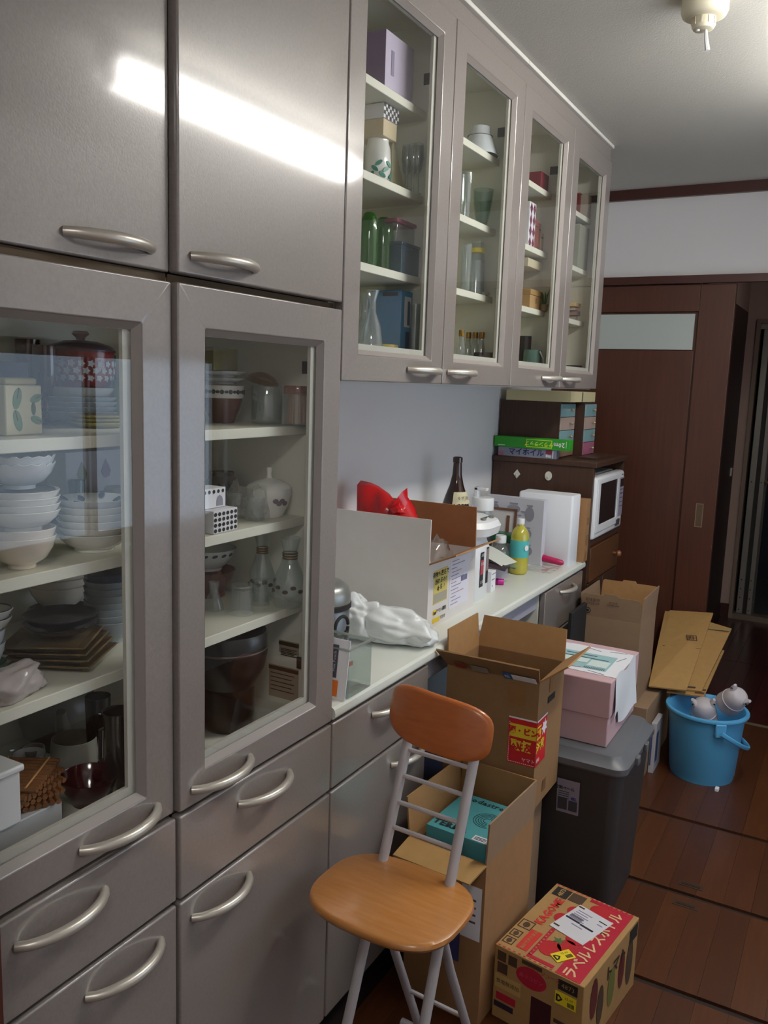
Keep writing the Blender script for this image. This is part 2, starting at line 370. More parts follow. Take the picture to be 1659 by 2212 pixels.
# fluorescent ceiling lamp in the middle of the room
lamp = thing('ceiling_lamp', 'long fluorescent lamp fixed to the ceiling along the cupboards', 'lamp', (.92, 1.335, ZC))
MB().box(-.03, -.60, -.035, .03, .60, 0).build('housing', white_pl, lamp, bevel=.004)
em = D.materials.new('fluorescent_tube'); em.use_nodes = True; nt = em.node_tree; nt.nodes.clear()
o_ = nt.nodes.new('ShaderNodeOutputMaterial'); e_ = nt.nodes.new('ShaderNodeEmission'); e_.inputs[0].default_value = (1, .965, .90, 1); e_.inputs[1].default_value = TUBE; nt.links.new(e_.outputs[0], o_.inputs[0])
MB().tube([(0, -.565, -.085), (0, .565, -.085)], .058, 22, .6).build('tube', em, lamp, smooth=True)
for s in (-1, 1): MB().box(-.03, s*.566, -.12, .03, s*.585, -.02).build('lamp_holder', white_pl, lamp)

# unseen ceiling lamp added behind the camera to fill fronts and cupboard insides
rl = thing('fill_lamp', 'added unseen round fill lamp on the ceiling opposite the sliding door', 'lamp', (1.05, -1.30, ZC))
MB().lathe([(0, 0), (.16, 0), (.16, -.025), (0, -.025)], 40).build('base', white_pl, rl, smooth=True, ang=30)
em2 = em.copy(); em2.name = 'fill_lamp_glow'; em2.node_tree.nodes['Emission'].inputs[0].default_value = (1, .97, .93, 1); em2.node_tree.nodes['Emission'].inputs[1].default_value = FILL
MB().lathe([(.18, -.025), (.2, -.04), (.19, -.075), (.12, -.095), (0, -.10)], 40).build('shade', em2, rl, smooth=True)

# ================================================================ cupboards
W_ = .45
def handle(parent, yc, zc, half=.075, bulge=.031, r=.0086, x0=0.):
    n = 17; pts = []
    for i in range(n):
        t = -1+2*i/(n-1); pts.append((x0-.001+bulge*(1-t*t)**.75, yc+half*t, zc))
    return MB().tube(pts, [r*(.82+.18*(1-(-1+2*i/(n-1))**2)) for i in range(n)], 10, 1.0).build('handle', satin, parent, smooth=True)
def slab_door(parent, name, y0, y1, z0, z1, hy, hz, x=0.):
    d = MB().box(x-.02, y0+.0017, z0, x, y1-.0017, z1).build(name, pearl, parent, bevel=.0035, seg=3)
    handle(d, hy, hz, x0=x); return d
def glass_door(parent, y0, y1, z0, z1, mz0, mz1, hy, hz, x=0.):
    y0 += .0017; y1 -= .0017; o = (y0, z0, y1, z1); i = (y0+.060, z0+mz0, y1-.060, z1-mz1)
    d = MB().ring(x-.02, x, o, i).build('glass_door', pearl, parent, bevel=.0025, seg=2)
    j = (i[0]+.010, i[1]+.010, i[2]-.010, i[3]-.010); k = (j[0], j[1]+.012, j[2]-.012, j[3])
    MB().bead(x-.011, x-.001, i, j).build('bead', M('bead_taupe', '8b837f', .55), d)
    MB().ring(x-.022, x-.015, i, k).build('inner_lip', trim_in, d)
    MB().box(x-.0145, i[0], i[1], x-.0115, i[2], i[3]).build('pane', pane_m, d)
    handle(d, hy, hz, x0=x); return d
def carcass(parent, y0, y1, z0, z1, mids=(), xf=-.024, xb=-.416, t=.016):
    m = MB().box(xb, y0, z0, xf, y0+t, z1).box(xb, y1-t, z0, xf, y1, z1).box(xb, y0+t, z0, xf, y1-t, z0+t).box(xb, y0+t, z1-t, xf, y1-t, z1)
    m.box(xb, y0+t, z0+t, xb+.006, y1-t, z1-t)
    for z in mids: m.box(xb+.006, y0+t, z-.018, xf, y1-t, z)
    return m.build('body', cream, parent)
def board(parent, y0, y1, z, xf, t=.018, xb=-.409):
    return MB().box(xb, y0+.017, z-t, xf, y1-.017, z).build('shelf_board', shelf_m, parent, bevel=.0015)
SH = (1.363, 1.181, 1.003); ZB = .777
tall_c = thing('tall_cabinet', 'tall taupe cupboard with crockery behind two glass doors', 'cabinet', (0, 0, 0))
carcass(tall_c, -.45, .45, .07, 2.27, (.62, ZB, 1.592))
for z in SH: board(tall_c, -.45, .45, z, -.068)
for y0, hl, off in ((-.45, 0, (-.013, -.009, -.004)), (0., 1, (0, 0, 0))):
    y1 = y0+W_; t = tall_c
    for z in (1.592, .753, .604): MB().box(-.0235, y0+.002, z-.006, -.021, y1-.002, z+.006).build('gap_strip', gapm, t)
    h = (y1-.113, y0+.105)[hl]      # handles either side of the joint
    slab_door(t, 'upper_door', y0, y1, 1.599, 2.268, h, 1.626, off[0])
    glass_door(t, y0, y1, .760, 1.586, .052, .063, h, .787, off[1])
    slab_door(t, 'drawer', y0, y1, .608, .752, (y0+y1)/2, .709, off[2])
    slab_door(t, 'lower_door', y0, y1, .075, .600, h, .560, off[2])
MB().box(-.06, -.45, 0, -.045, .45, .07).build('plinth', M('plinth_dark', '1d1815', .6), tall_c)
def upper(y0, label):
    t = thing('wall_cabinet', label, 'cabinet', (0, 0, 0))
    for k in range(2):
        a = y0+k*W_; b = a+W_
        carcass(t, a, b, 1.45, 2.27)
        for z in (2.068, 1.883, 1.699): board(t, a, b, z, -.06)
        for z in (2.14,): MB().box(-.07, b-.019, z-.012, -.03, b-.0155, z+.012).build('hinge_plate', M('hinge_dark', '3a352f', .4, .4), t)
        glass_door(t, a, b, 1.452, 2.266, .053, .054, (b-.103, a+.103)[k], 1.481)
    MB().box(-.41, y0, 2.2705, -.008, y0+2*W_, 2.312).build('fascia', pearl, t); MB().box(-.41, y0, 2.3125, .004, y0+2*W_, ZC-.001).build('cornice', M('cornice_white', 'd6d4ce', .4), t, bevel=.002)
    return t
ua = upper(.45, 'taupe wall cupboard holding a green glass jug and a blue carton')
ub = upper(1.35, 'taupe wall cupboard holding a diamond-patterned box and small gift boxes')
MB().box(-.41, -.45, 2.2705, -.008, .45, 2.312).build('fascia', pearl, tall_c); MB().box(-.41, -.45, 2.3125, .004, .45, ZC-.001).build('cornice', MATS['cornice_white'], tall_c, bevel=.002)
# lower units under the worktop
def base(y0, label, fronts):
    t = thing('base_cabinet', label, 'cabinet', (0, 0, 0)); y1 = y0+W_
    carcass(t, y0, y1, .07, .757)
    for kind, z0, z1, hy, hz in fronts: slab_door(t, kind, y0+.001, y1-.001, z0, z1, hy, hz)
    MB().box(-.06, y0, 0, -.045, y1, .07).build('plinth', MATS['plinth_dark'], t)
    for z in (.753, .604): MB().box(-.0235, y0+.002, z-.006, -.021, y1-.002, z+.006).build('gap_strip', gapm, t)
    return t
base(.45, 'low taupe cupboard with one drawer and one door behind the folding chair', (('drawer', .608, .752, .69, .716), ('lower_door', .075, .600, .79, .557)))
bc2 = base(1.80, 'low taupe drawer unit at the worktop end by the dark rack', (('drawer', .585, .752, 2.04, .722), ('drawer', .34, .578, 2.04, .55), ('drawer', .075, .333, 2.04, .30)))
wt = thing('worktop', 'long cream marbled worktop under the wall cupboards', 'worktop', (0, 0, 0))
pr = [(-.415, .7605), (-.004, .7605), (.002, .762), (.0055, .767), (.006, .774), (.004, .782), (-.002, .7868), (-.010, .788), (-.415, .788)]
m = MB(); k = len(pr)
m.add([(x, .452, z) for x, z in pr]+[(x, 2.258, z) for x, z in pr], [tuple(range(k)), tuple(range(2*k-1, k-1, -1))]+[(i, (i+1) % k, (i+1) % k+k, i+k) for i in range(k)])
m.build('slab', counter_m, wt, smooth=True, ang=30)
apron = M('apron_lilac', 'a8a9b8', .4)
MB().box(-.045, .902, .690, -.03, 1.798, .7595).build('apron', apron, bc2, bevel=.002)
MB().box(-.30, .902, .0, -.285, 1.798, .7595).build('knee_panel', M('knee_panel', '7b8790', .6), bc2)
MB().box(-.045, .9005, .655, -.02, .928, .7595).build('bracket', cream, bc2, bevel=.004)
CT = .788

# ================================================================ on the worktop
def walls(parent, w, d, h, t, mat, name='box_wall', base=True, inside=None):
    """open carton centred on the origin: four walls and a bottom, each a board of its own"""
    for nm, a in (('front', (-w/2, -d/2, 0, w/2, -d/2+t, h)), ('back', (-w/2, d/2-t, 0, w/2, d/2, h)), ('side', (-w/2, -d/2+t, 0, -w/2+t, d/2-t, h)), ('side', (w/2-t, -d/2+t, 0, w/2, d/2-t, h))):
        MB().box(*a).build(nm+'_wall', mat, parent)
    if base: MB().box(-w/2+t, -d/2+t, 0, w/2-t, d/2-t, t).build('bottom', mat, parent)
def flap(parent, side, w, d, h, ln, ang, mat, t=.004, cut=0., name='flap'):
    """flap hinged on the top edge; ang 0 = straight up, 90 = level outward, negative = inward"""
    a = R(ang)
    if side in ('+x', '-x'):
        sg = 1 if side == '+x' else -1; o = Vector((sg*w/2, -d/2, h)); u = UY; L = d; v = Vector((sg*math.sin(a), 0, math.cos(a)))
    else:
        sg = 1 if side == '+y' else -1; o = Vector((-w/2, sg*d/2, h)); u = UX; L = w; v = Vector((0, sg*math.sin(a), math.cos(a)))
    n = u.cross(v); out = Vector((sg, 0, 0)) if 'x' in side else Vector((0, sg, 0))
    if ang < 60 and n.dot(out) > 0: t_ = -t
    elif n.z > 0 and ang >= 60: t_ = -t
    else: t_ = t if n.dot(out) <= 0 else -t
    return MB().poly(o, u, v, [(0, 0), (L, 0), (L-cut, ln), (cut, ln)], t_).build(name, mat, parent)

# white carton, its flaps raised
bxA = thing('white_carton', 'open white carton with courier labels and a red bag in it, on the worktop', 'box', (-.2465, 1.205, CT))
wA, dA, hA = .325, .315, .182
walls(bxA, wA, dA, hA, .004, white_card)
flap(bxA, '-y', wA, dA, hA, .124, 0, white_card)
flap(bxA, '+y', wA, dA, hA, .124, -3, M('kraft_inside', '9b6a43', .8, var=.05, scale=30))
flap(bxA, '+x', wA, dA, hA, .085, 66, card)
MB().box(-wA/2+.005, -dA/2+.005, .005, wA/2-.005, dA/2-.005, .009).build('lining', card_in, bxA)
fx = wA/2+.0002; O = lambda y, z: (fx, y, z)
decal('courier_label', M('label_yellow', 'cfc06a', .6), O(-.125, .065), UY, UZ, .088, .095, bxA)
for i, (s, z) in enumerate((('荷物も匿名で', .147), ('送れるの?', .127), ('@ 箱 ?', .108))): text(s, .017, O(-.081, z), UY, UZ, black, bxA, bold=.0004)
decal('label_grey', M('label_grey', 'a5a08f', .6), (fx+.0003, -.122, .068), UY, UZ, .082, .026, bxA)
text('ヤマト運輸', .013, O(-.072, .042), UY, UZ, black, bxA, bold=.0003)
cat_ = MB().poly((fx+.0008, -.113, .042), UY, UZ, ell(0, 0, .013, .008), .0003).build('emblem', yellow, bxA)
MB().poly((fx+.0012, -.113, .042), UY, UZ, [(-.009, -.003), (-.007, -.006), (.006, -.006), (.008, -.001), (.009, .004), (.005, .002), (.002, .001), (-.003, .001), (-.006, .005), (-.008, .002)], .0003).build('emblem_shape', black, cat_)
decal('price_strip', yellow, O(-.125, .012), UY, UZ, .045, .013, bxA); text('宅急便', .011, O(-.06, .019), UY, UZ, black, bxA)
decal('waybill', M('label_white', 'dcdbe6', .6), O(-.022, .03), UY, UZ, .135, .145, bxA)
lg = M('print_lilac', '8b88a6', .7)
for i in range(13): decal('waybill_line', lg if i % 3 else M('print_rose', 'b08a94', .7), (fx+.0006, -.012+.004*(i % 2), .166-.0105*i), UY, UZ, (.05, .085, .035, .065)[i % 4], .0022, bxA)
for i in range(14): decal('barcode_bar', M('print_violet', '6a6a90', .7), (fx+.0006, .056+.0032*i, .098), UY, UZ, .0012+.0008*(i % 3 == 0), .016, bxA)
# clear bag in the carton, red bag tied above it
cb = blob('clear_bag', film, (-.138, 1.20, .945), .036, .075, .075, .32, 3.1, sub=3, freq=2.6); tag(cb, 'crumpled clear plastic bag inside the white carton', 'bag')
redm = M('red_plastic', 'c01018', .22, coat=.3)
rb = thing('red_bag', 'glossy red plastic bag with a knotted top sticking out of the white carton', 'bag', (-.300, 1.150, .925))
m = MB(); n = 14; g = []
from mathutils import noise as _nz
def sheet(fn, nu, nv, name, mat, parent, t=.0):
    vs = [fn(i/(nu-1), j/(nv-1)) for j in range(nv) for i in range(nu)]
    fs = [(j*nu+i, j*nu+i+1, (j+1)*nu+i+1, (j+1)*nu+i) for j in range(nv-1) for i in range(nu-1)]
    return MB().add(vs, fs).build(name, mat, parent, smooth=True, ang=60)
ol = [(-.382, .93), (-.385, 1.0), (-.372, 1.08), (-.362, 1.168), (-.34, 1.163), (-.305, 1.155), (-.28, 1.143), (-.255, 1.122), (-.232, 1.108), (-.222, 1.135), (-.214, 1.160), (-.206, 1.135), (-.195, 1.105), (-.175, 1.065), (-.17, 1.0), (-.19, .93)]
def rb_pt(k, s, dy):
    x, z = ol[k]; cx, cz = -.275, 1.03; f = .006*math.sin(k*2.1+dy*60)
    return ((cx+(x-cx)*s+f)+.30, dy+.008*math.sin(k*1.7), cz+(z-cz)*s-.925)
secs = [(.35, -.040), (.70, -.034), (.92, -.022), (1.0, 0), (.94, .014), (.6, .022)]; vs = []; fs = []; nk = len(ol)
for s0, dy in secs: vs += [rb_pt(k, s0, dy) for k in range(nk)]
for i in range(len(secs)-1): fs += [(i*nk+k, i*nk+(k+1) % nk, (i+1)*nk+(k+1) % nk, (i+1)*nk+k) for k in range(nk)]
fs += [tuple(range(nk)), tuple(range((len(secs)-1)*nk, len(secs)*nk))]
MB().add(vs, fs).build('bag_body', redm, rb, smooth=True, ang=75)
blob('knot', redm, (.075, -.035, .165), .022, .016, .024, .4, 8.2, rb, sub=3, freq=2.4)
m = MB()
for i in range(7): an = R(200+i*24); m.tube([(.075, -.045, .165), (.075+.05*math.cos(an), -.040, .165+.05*math.sin(an))], [.004, .001], 5)
m.build('gathers', redm, rb, smooth=True)
kb = blob('black_pouch', M('black_film', '16130f', .4), (-.225, 1.085, .985), .03, .022, .04, .3, 2.2, sub=2); tag(kb, 'small black pouch beside the red bag in the carton', 'pouch')

# grey canister behind, white bag, acrylic bin with flyers
cn = thing('steel_canister', 'grey canister with a metal lid standing against the tall cupboard', 'canister', (-.20, .70, CT))
MB().lathe([(0, 0), (.068, 0), (.07, .004), (.07, .125), (.066, .13), (0, .13)], 40).build('body', M('canister_grey', '6f7378', .35, .5), cn, smooth=True)
MB().lathe([(.071, .128), (.074, .13), (.074, .14), (.07, .142)], 40).build('seal', black, cn, smooth=True)
MB().lathe([(0, .195), (.05, .19), (.066, .178), (.072, .16), (.072, .142), (0, .142)], 40).build('lid', M('canister_lid', '8f918e', .3, .5), cn, smooth=True)
wbag_m = MG('white_poly', (.95, .97, .97), .5, .3, 1.25, 'eef2f2', .9)
wb_ = thing('white_plastic_bag', 'crumpled white plastic bag lying in front of the white carton', 'bag', (-.155, .90, CT))
blob('bag_body', wbag_m, (.0, .02, .034), .135, .075, .055, .24, 5.3, wb_, sub=5, freq=1.7, crease=.35, flat=.5)
blob('bag_fold', wbag_m, (-.07, -.02, .055), .075, .055, .06, .26, 9.1, wb_, sub=5, freq=1.7, crease=.35, flat=.85)
blob('bag_tail', wbag_m, (.095, .03, .024), .06, .05, .034, .24, 1.4, wb_, sub=4, freq=2.0, crease=.35, flat=.6)
ab = thing('acrylic_bin', 'clear acrylic bin at the worktop edge beside the tall cupboard', 'bin', (-.062, .555, CT))
wB, dB, hB = .125, .095, .105; m = MB()
for a in ((-wB/2, -dB/2, 0, wB/2, -dB/2+.002, hB), (-wB/2, dB/2-.002, 0, wB/2, dB/2, hB), (-wB/2, -dB/2, 0, -wB/2+.002, dB/2, hB), (wB/2-.002, -dB/2, 0, wB/2, dB/2, hB), (-wB/2, -dB/2, 0, wB/2, dB/2, .002)): m.box(*a)
m.build('walls', acrylic, ab)
m = MB()
o_, i_ = (-wB/2-.004, -dB/2-.004, wB/2+.004, dB/2+.004), (-wB/2+.002, -dB/2+.002, wB/2-.002, dB/2-.002)
for a in ((o_[0], o_[1], o_[2], i_[1]), (o_[0], i_[3], o_[2], o_[3]), (o_[0], i_[1], i_[0], i_[3]), (i_[2], i_[1], o_[2], i_[3])): m.box(a[0], a[1], hB, a[2], a[3], hB+.004)
m.build('rim', MG('acrylic_rim', (.75, .78, .76), 1., .05, 1.5, 'b9bfba', .45), ab)
bag2 = blob('paper_packet', paper, (-.07, .558, CT+.05), .036, .028, .042, .18, 4.4, sub=3, freq=2.5); tag(bag2, 'crumpled white packet with an orange tab inside the clear bin', 'packet')
decal('packet_tab', M('orange_print', 'd06a4a', .6), (-.0305, .545, CT+.05), UY, UZ, .03, .010, None); D.objects['packet_tab'].parent = bag2; D.objects['packet_tab'].matrix_parent_inverse = Matrix.Translation(-bag2.location)
fl = thing('flyer', 'white flyer with a grey stripe and an orange block leaning on the clear bin', 'flyer', (-.030, .492, CT), rot=(R(-8), 0, 0))
MB().box(-.032, 0, 0, .032, .002, .128).build('sheet', paper, fl)
decal('stripe', M('print_slate', '4d4c58', .6), (-.008, -.0006, .045), UX, UZ, .014, .07, fl); decal('orange_block', M('print_orange', 'e0701e', .6), (-.004, -.0006, .006), UX, UZ, .016, .034, fl)
text('Flex Pouch', .010, (-.001, -.0012, .08), UZ, -UX, white_pl, fl)
f2 = thing('flyer', 'plain lilac flyer standing behind the striped one by the tall cupboard', 'flyer', (-.055, .478, CT), rot=(R(-6), 0, 0))
MB().box(-.035, 0, 0, .02, .0015, .165).build('sheet', M('flyer_lilac', 'bdb6c6', .6), f2)
ck = thing('coiled_cable', 'black cable loop behind the acrylic bin', 'cable', (-.105, .645, CT+.10))
MB().tube([(.0, .028*math.cos(t*.35), .024*math.sin(t*.35)+.006) for t in range(17)], .004, 8).build('loop', black, ck, smooth=True)
MB().tube([(0, .028, 0), (-.01, .03, -.05), (-.02, .03, -.097)], .004, 8).build('tail', black, ck, smooth=True)

# thermo pot with its label strips
tp = thing('electric_pot', 'white electric hot-water pot with dark and red label strips', 'pot', (-.195, 1.455, CT))
m = MB(); cs = []
def rrect(a, b, r, n=6):
    out = []
    for cx, cy, t0 in ((a-r, b-r, 0), (-a+r, b-r, 90), (-a+r, -b+r, 180), (a-r, -b+r, 270)):
        out += [(cx+r*math.cos(R(t0+90*i/n)), cy+r*math.sin(R(t0+90*i/n))) for i in range(n+1)]
    return out
def loft(secs, cap=True):
    """stack of outlines [(pts2d, z)]"""
    m = MB(); k = len(secs[0][0]); vs = [(x, y, z) for pts, z in secs for x, y in pts]; fs = []
    for s in range(len(secs)-1):
        for i in range(k): j = (i+1) % k; fs.append((s*k+i, s*k+j, (s+1)*k+j, (s+1)*k+i))
    if cap: fs += [tuple(range(k-1, -1, -1)), tuple(range((len(secs)-1)*k, len(secs)*k))]
    return m.add(vs, fs)
loft([(rrect(.098, .062, .04), 0), (rrect(.103, .066, .042), .008), (rrect(.103, .068, .042), .165), (rrect(.095, .06, .04), .19), (rrect(.09, .058, .04), .20)]).build('body', white_pl, tp, smooth=True)
hd = loft([(rrect(.10, .078, .055), .195), (rrect(.128, .09, .06), .21), (rrect(.135, .094, .062), .235), (rrect(.125, .088, .06), .252), (rrect(.09, .068, .05), .263)]).build('lid', white_pl, tp, smooth=True)
MB().poly((.075, 0, .2595), UX, UY, ell(0, 0, .028, .036), .002).build('display', M('pot_display', '3b423b', .3), hd)
for x, y in ((.03, .03), (.03, -.03), (.01, .0), (.105, .03), (.105, -.03)): MB().poly((x, y, .258), UX, UY, ell(0, 0, .008, .012, 12), .005).build('button', M('pot_button', '767a73', .4), hd)
for y, c, h0, h1, cc in ((-.032, .026, .045, .155, None), (.014, .018, .05, .165, None)):
    decal('label_strip', M('strip_black', '26232a', .5), (.1035, y, h0), UY, UZ, c, h1-h0, tp)
decal('strip_red', M('strip_red', 'b04a55', .5), (.1042, -.031, .085), UY, UZ, .024, .045, tp)
decal('strip_taupe', M('strip_taupe', '8d7c7b', .5), (.1042, .0145, .09), UY, UZ, .017, .07, tp)
for z in (.145, .06, .118): text('お湯', .012, (.1045, -.019, z), UY, UZ, white_pl, tp)

# bottles behind
amber = M('amber_bottle', '2a1109', .08, coat=.6)
sb = thing('sake_bottle', 'tall dark brown glass bottle with a torn cream label', 'bottle', (-.30, 1.68, CT))
MB().lathe([(0, 0), (.05, 0), (.053, .006), (.053, .215), (.050, .245), (.038, .285), (.024, .325), (.0165, .36), (.0145, .395), (.0145, .40), (.0165, .402), (.0165, .418), (.0145, .42), (.0125, .42), (.0125, .41), (0, .405)], 36).build('bottle', amber, sb, smooth=True)
lb = MB(); n = 9
for i in range(n-1):
    a0, a1 = R(-80+i*16), R(-80+(i+1)*16); r = .056; z = .262
    lb.add([(r*math.cos(a0)*.86, r*math.sin(a0)*.86, z), (r*math.cos(a1)*.86, r*math.sin(a1)*.86, z+.003), (r*math.cos(a1)*.6, r*math.sin(a1)*.6, z+.042), (r*math.cos(a0)*.6, r*math.sin(a0)*.6, z+.04)], [(0, 1, 2, 3)])
lb.build('paper_label', M('label_cream', 'cfc8a6', .7), sb)
text('ゆず酒', .014, (.038, -.028, .283), Vector((.6, .8, 0)), Vector((-.3, .2, 1)), black, sb)
jb = thing('drink_bottle', 'clear plastic bottle of dark red juice with a white flip cap', 'bottle', (-.300, 1.925, CT))
MB().lathe([(0, 0), (.042, 0), (.045, .006), (.045, .05), (.040, .075), (.045, .10), (.045, .15), (.040, .185), (.034, .2), (.033, .21), (.0325, .2), (.038, .18)], 32).build('bottle', clear, jb, smooth=True)
MB().lathe([(0, .004), (.041, .004), (.043, .01), (.043, .05), (.038, .075), (.043, .10), (.043, .148), (0, .148)], 32).build('juice', M('red_juice', '3a0f1c', .1), jb, smooth=True)
MB().lathe([(.036, .208), (.04, .21), (.04, .252), (.037, .256), (0, .256)], 32).build('cap', white_pl, jb, smooth=True)
cp = MB().box(-.034, -.012, .254, -.018, .012, .292).box(-.034, -.012, .280, .016, .012, .292).build('flip_top', white_pl, jb, bevel=.003)

# board with grey prints, framed cutting board, green lid, small bottles
pb = thing('printed_box', 'flat white box printed with grey jars and bottles, standing by the juice bottle', 'box', (-.225, 2.06, CT), rz=R(-2))
MB().box(-.12, 0, 0, .115, .035, .248).build('body', M('box_palegrey', 'c3c3cc', .6), pb, bevel=.001)
gp = M('print_grey', '8d8d98', .7); random.seed(11)
for i, (x, z, a, b) in enumerate(((-.005, .205, .034, .026), (.06, .19, .024, .045), (-.01, .135, .03, .032), (.055, .115, .022, .03), (.0, .07, .03, .03), (.06, .05, .024, .03), (-.08, .2, .02, .03), (-.08, .1, .024, .04))):
    MB().poly((x, -.0006, z), UX, UZ, ell(0, 0, a*.8, b*.62, 16), .0004).build('print_motif', gp, pb); decal('print_lid', gp, (x-a*.5, -.0008, z+b*.66), UX, UZ, a, .006, pb)
    decal('print_word', gp, (x+.03 if x < 0 else x-.052, -.0008, z-.01), UX, UZ, .02, .005, pb)
tr = thing('tray', 'white tray with a brown border leaning on the printed box', 'tray', (-.305, 2.00, CT), rot=(R(-4), 0, 0))
MB().box(-.02, 0, 0, .105, .006, .21).build('panel', M('tray_white', 'd7d3d2', .5), tr, bevel=.002)
MB().slab((.098, -.001, .0), UX, UZ, .010, .212, .003).build('border', M('tray_brown', '6e4a38', .5), tr); MB().slab((-.02, -.001, .203), UX, UZ, .12, .009, .003).build('border', MATS['tray_brown'], tr)
MB().slab((.068, -.001, .06), UX, UZ, .012, .125, .002).build('slot', MATS['tray_brown'], tr)
gl_ = thing('green_lid', 'flat dark green plastic lid by the small capped bottle', 'container', (-.215, 1.945, CT+.098))
MB().box(-.05, -.03, 0, .045, .03, .032).build('lid', M('green_plastic', '1f5a3c', .35), gl_, bevel=.006); MB().ring(.0452, .046, (-.022, .006, .022, .026), (-.019, .009, .019, .023)).build('lid_outline', M('lid_line', '9ab08c', .5), gl_)
gb = tag(MB().box(-.25, 1.918, CT, -.175, 1.968, CT+.0975).build('tea_box', M('tea_box', '8f8c88', .6)), 'grey box under the dark green lid behind the hot-water pot', 'box')
vb = thing('small_bottle', 'small clear bottle with a white screw cap behind the papers', 'bottle', (-.198, 1.862, CT))
MB().lathe([(0, 0), (.03, 0), (.032, .004), (.032, .075), (.026, .092), (.017, .1), (.016, .115)], 28).build('bottle', clear, vb, smooth=True)
MB().lathe([(0, .135), (.018, .135), (.0195, .132), (.0195, .108), (.017, .107)], 28).build('cap', white_pl, vb, smooth=True)
pt = thing('tea_bottle', 'bottle of yellow drink with a turquoise band and white cap', 'bottle', (-.135, 1.885, CT))
ylw = MG('yellow_drink', (.75, .70, .25), .9, .03, 1.4, 'c4bb45', .82)
MB().lathe([(0, .002), (.026, 0), (.031, .004), (.033, .012), (.033, .05), (.0325, .1), (.033, .135), (.030, .15), (.022, .164), (.013, .172), (.012, .182), (0, .182)], 36).build('bottle', ylw, pt, smooth=True)
tl = MB().lathe([(.0334, .062), (.0336, .064), (.0336, .122), (.0334, .124)], 36).build('label_band', M('label_turquoise', '4fb3b3', .4), pt, smooth=True)
MB().poly((.033, -.0165, .098), Vector((.4, .9, 0)), UZ, ell(0, 0, .009, .010, 14), -.002).build('label_dot', white_pl, pt)
MB().lathe([(0, .2), (.0125, .2), (.0135, .198), (.0135, .18), (.012, .179)], 24).build('cap', white_pl, pt, smooth=True)

# papers in clear sleeves, small boxes, lipstick, pink stick
ps = thing('paper_sleeve', 'papers in clear plastic sleeves lying over the little boxes', 'papers', (-.165, 1.76, CT+.065))
def ply(u, v): return (-.075+.15*u, -.125+.19*v, .012*math.sin(3*u+2*v)+.022*(1-u)-.02*max(0, v-.6))
sheet(ply, 14, 14, 'sleeve', film, ps)
sheet(lambda u, v: (-.07+.13*u, -.12+.15*v, .006+.012*math.sin(3*u+v)+.028*(1-u)), 8, 8, 'sheet', M('sheet_offwhite', 'cfd2ca', .7), ps)
sheet(lambda u, v: (-.06+.14*u, -.14+.11*v, -.004+.018*(1-u)+.01*math.sin(5*v)), 8, 6, 'dark_sheet', M('sheet_plum', '3d3138', .5), ps)
s2 = thing('plastic_sheet', 'clear plastic sheet spread on the worktop around the pink stick', 'plastic sheet', (-.10, 1.965, CT+.002))
sheet(lambda u, v: (-.04+.11*u, -.035+.12*v, .002+.008*abs(_nz.noise(Vector((u*4, v*4, 2))))), 18, 18, 'sheet', film, s2)
wbx = thing('small_white_box', 'small white box with fine black print next to the hot-water pot', 'box', (-.128, 1.575, CT), rz=R(4))
MB().box(-.03, -.022, 0, .022, .022, .068).build('body', paper, wbx, bevel=.001)
decal('print_line', black, (.0222, -.018, .04), UY, UZ, .028, .0022, wbx); decal('print_dot', black, (.0222, -.010, .017), UY, UZ, .003, .005, wbx); decal('print_line', gp, (.0222, -.018, .058), UY, UZ, .036, .003, wbx)
tag(MB().box(-.20, 1.68, CT, -.142, 1.80, CT+.055).build('lilac_box', M('box_lilac', 'aaa3b0', .6), bevel=.001), 'low pale lilac box under the papers behind the small white box', 'box')
ls = thing('lipstick', 'short bright magenta tube lying on the worktop', 'lipstick', (-.128, 1.672, CT+.011), rot=(0, R(90), R(20)))
MB().lathe([(0, -.02), (.0105, -.02), (.0105, .018), (.009, .021), (0, .021)], 20).build('tube', M('magenta', 'c0188c', .3), ls, smooth=True)
MB().lathe([(.0108, -.004), (.0112, -.003), (.0112, .001), (.0108, .002)], 20).build('ring', M('magenta_dark', '8a1266', .3), ls, smooth=True)
pa_, pb_ = AY(1164, 1203, 2.082), AY(1217, 1219, 2.082); pa_.z = max(pa_.z, CT+.02); pb_.z = max(pb_.z, CT+.0165)
pk_ = thing('pink_stick', 'crimson rubber-handled stick lying in front of the foam box', 'tool', (pa_+pb_)/2)
q_ = (pb_-pa_)/2
MB().tube([-q_, -q_*.7, -q_*.25, q_*.3, q_*.85, q_], [.012, .0145, .0125, .012, .011, .006], 14).build('grip', M('crimson', 'b01450', .4), pk_, smooth=True)
MB().tube([-q_*1.6+Vector((0, 0, .004)), -q_], [.005, .007], 10).build('shaft', white_pl, pk_, smooth=True)

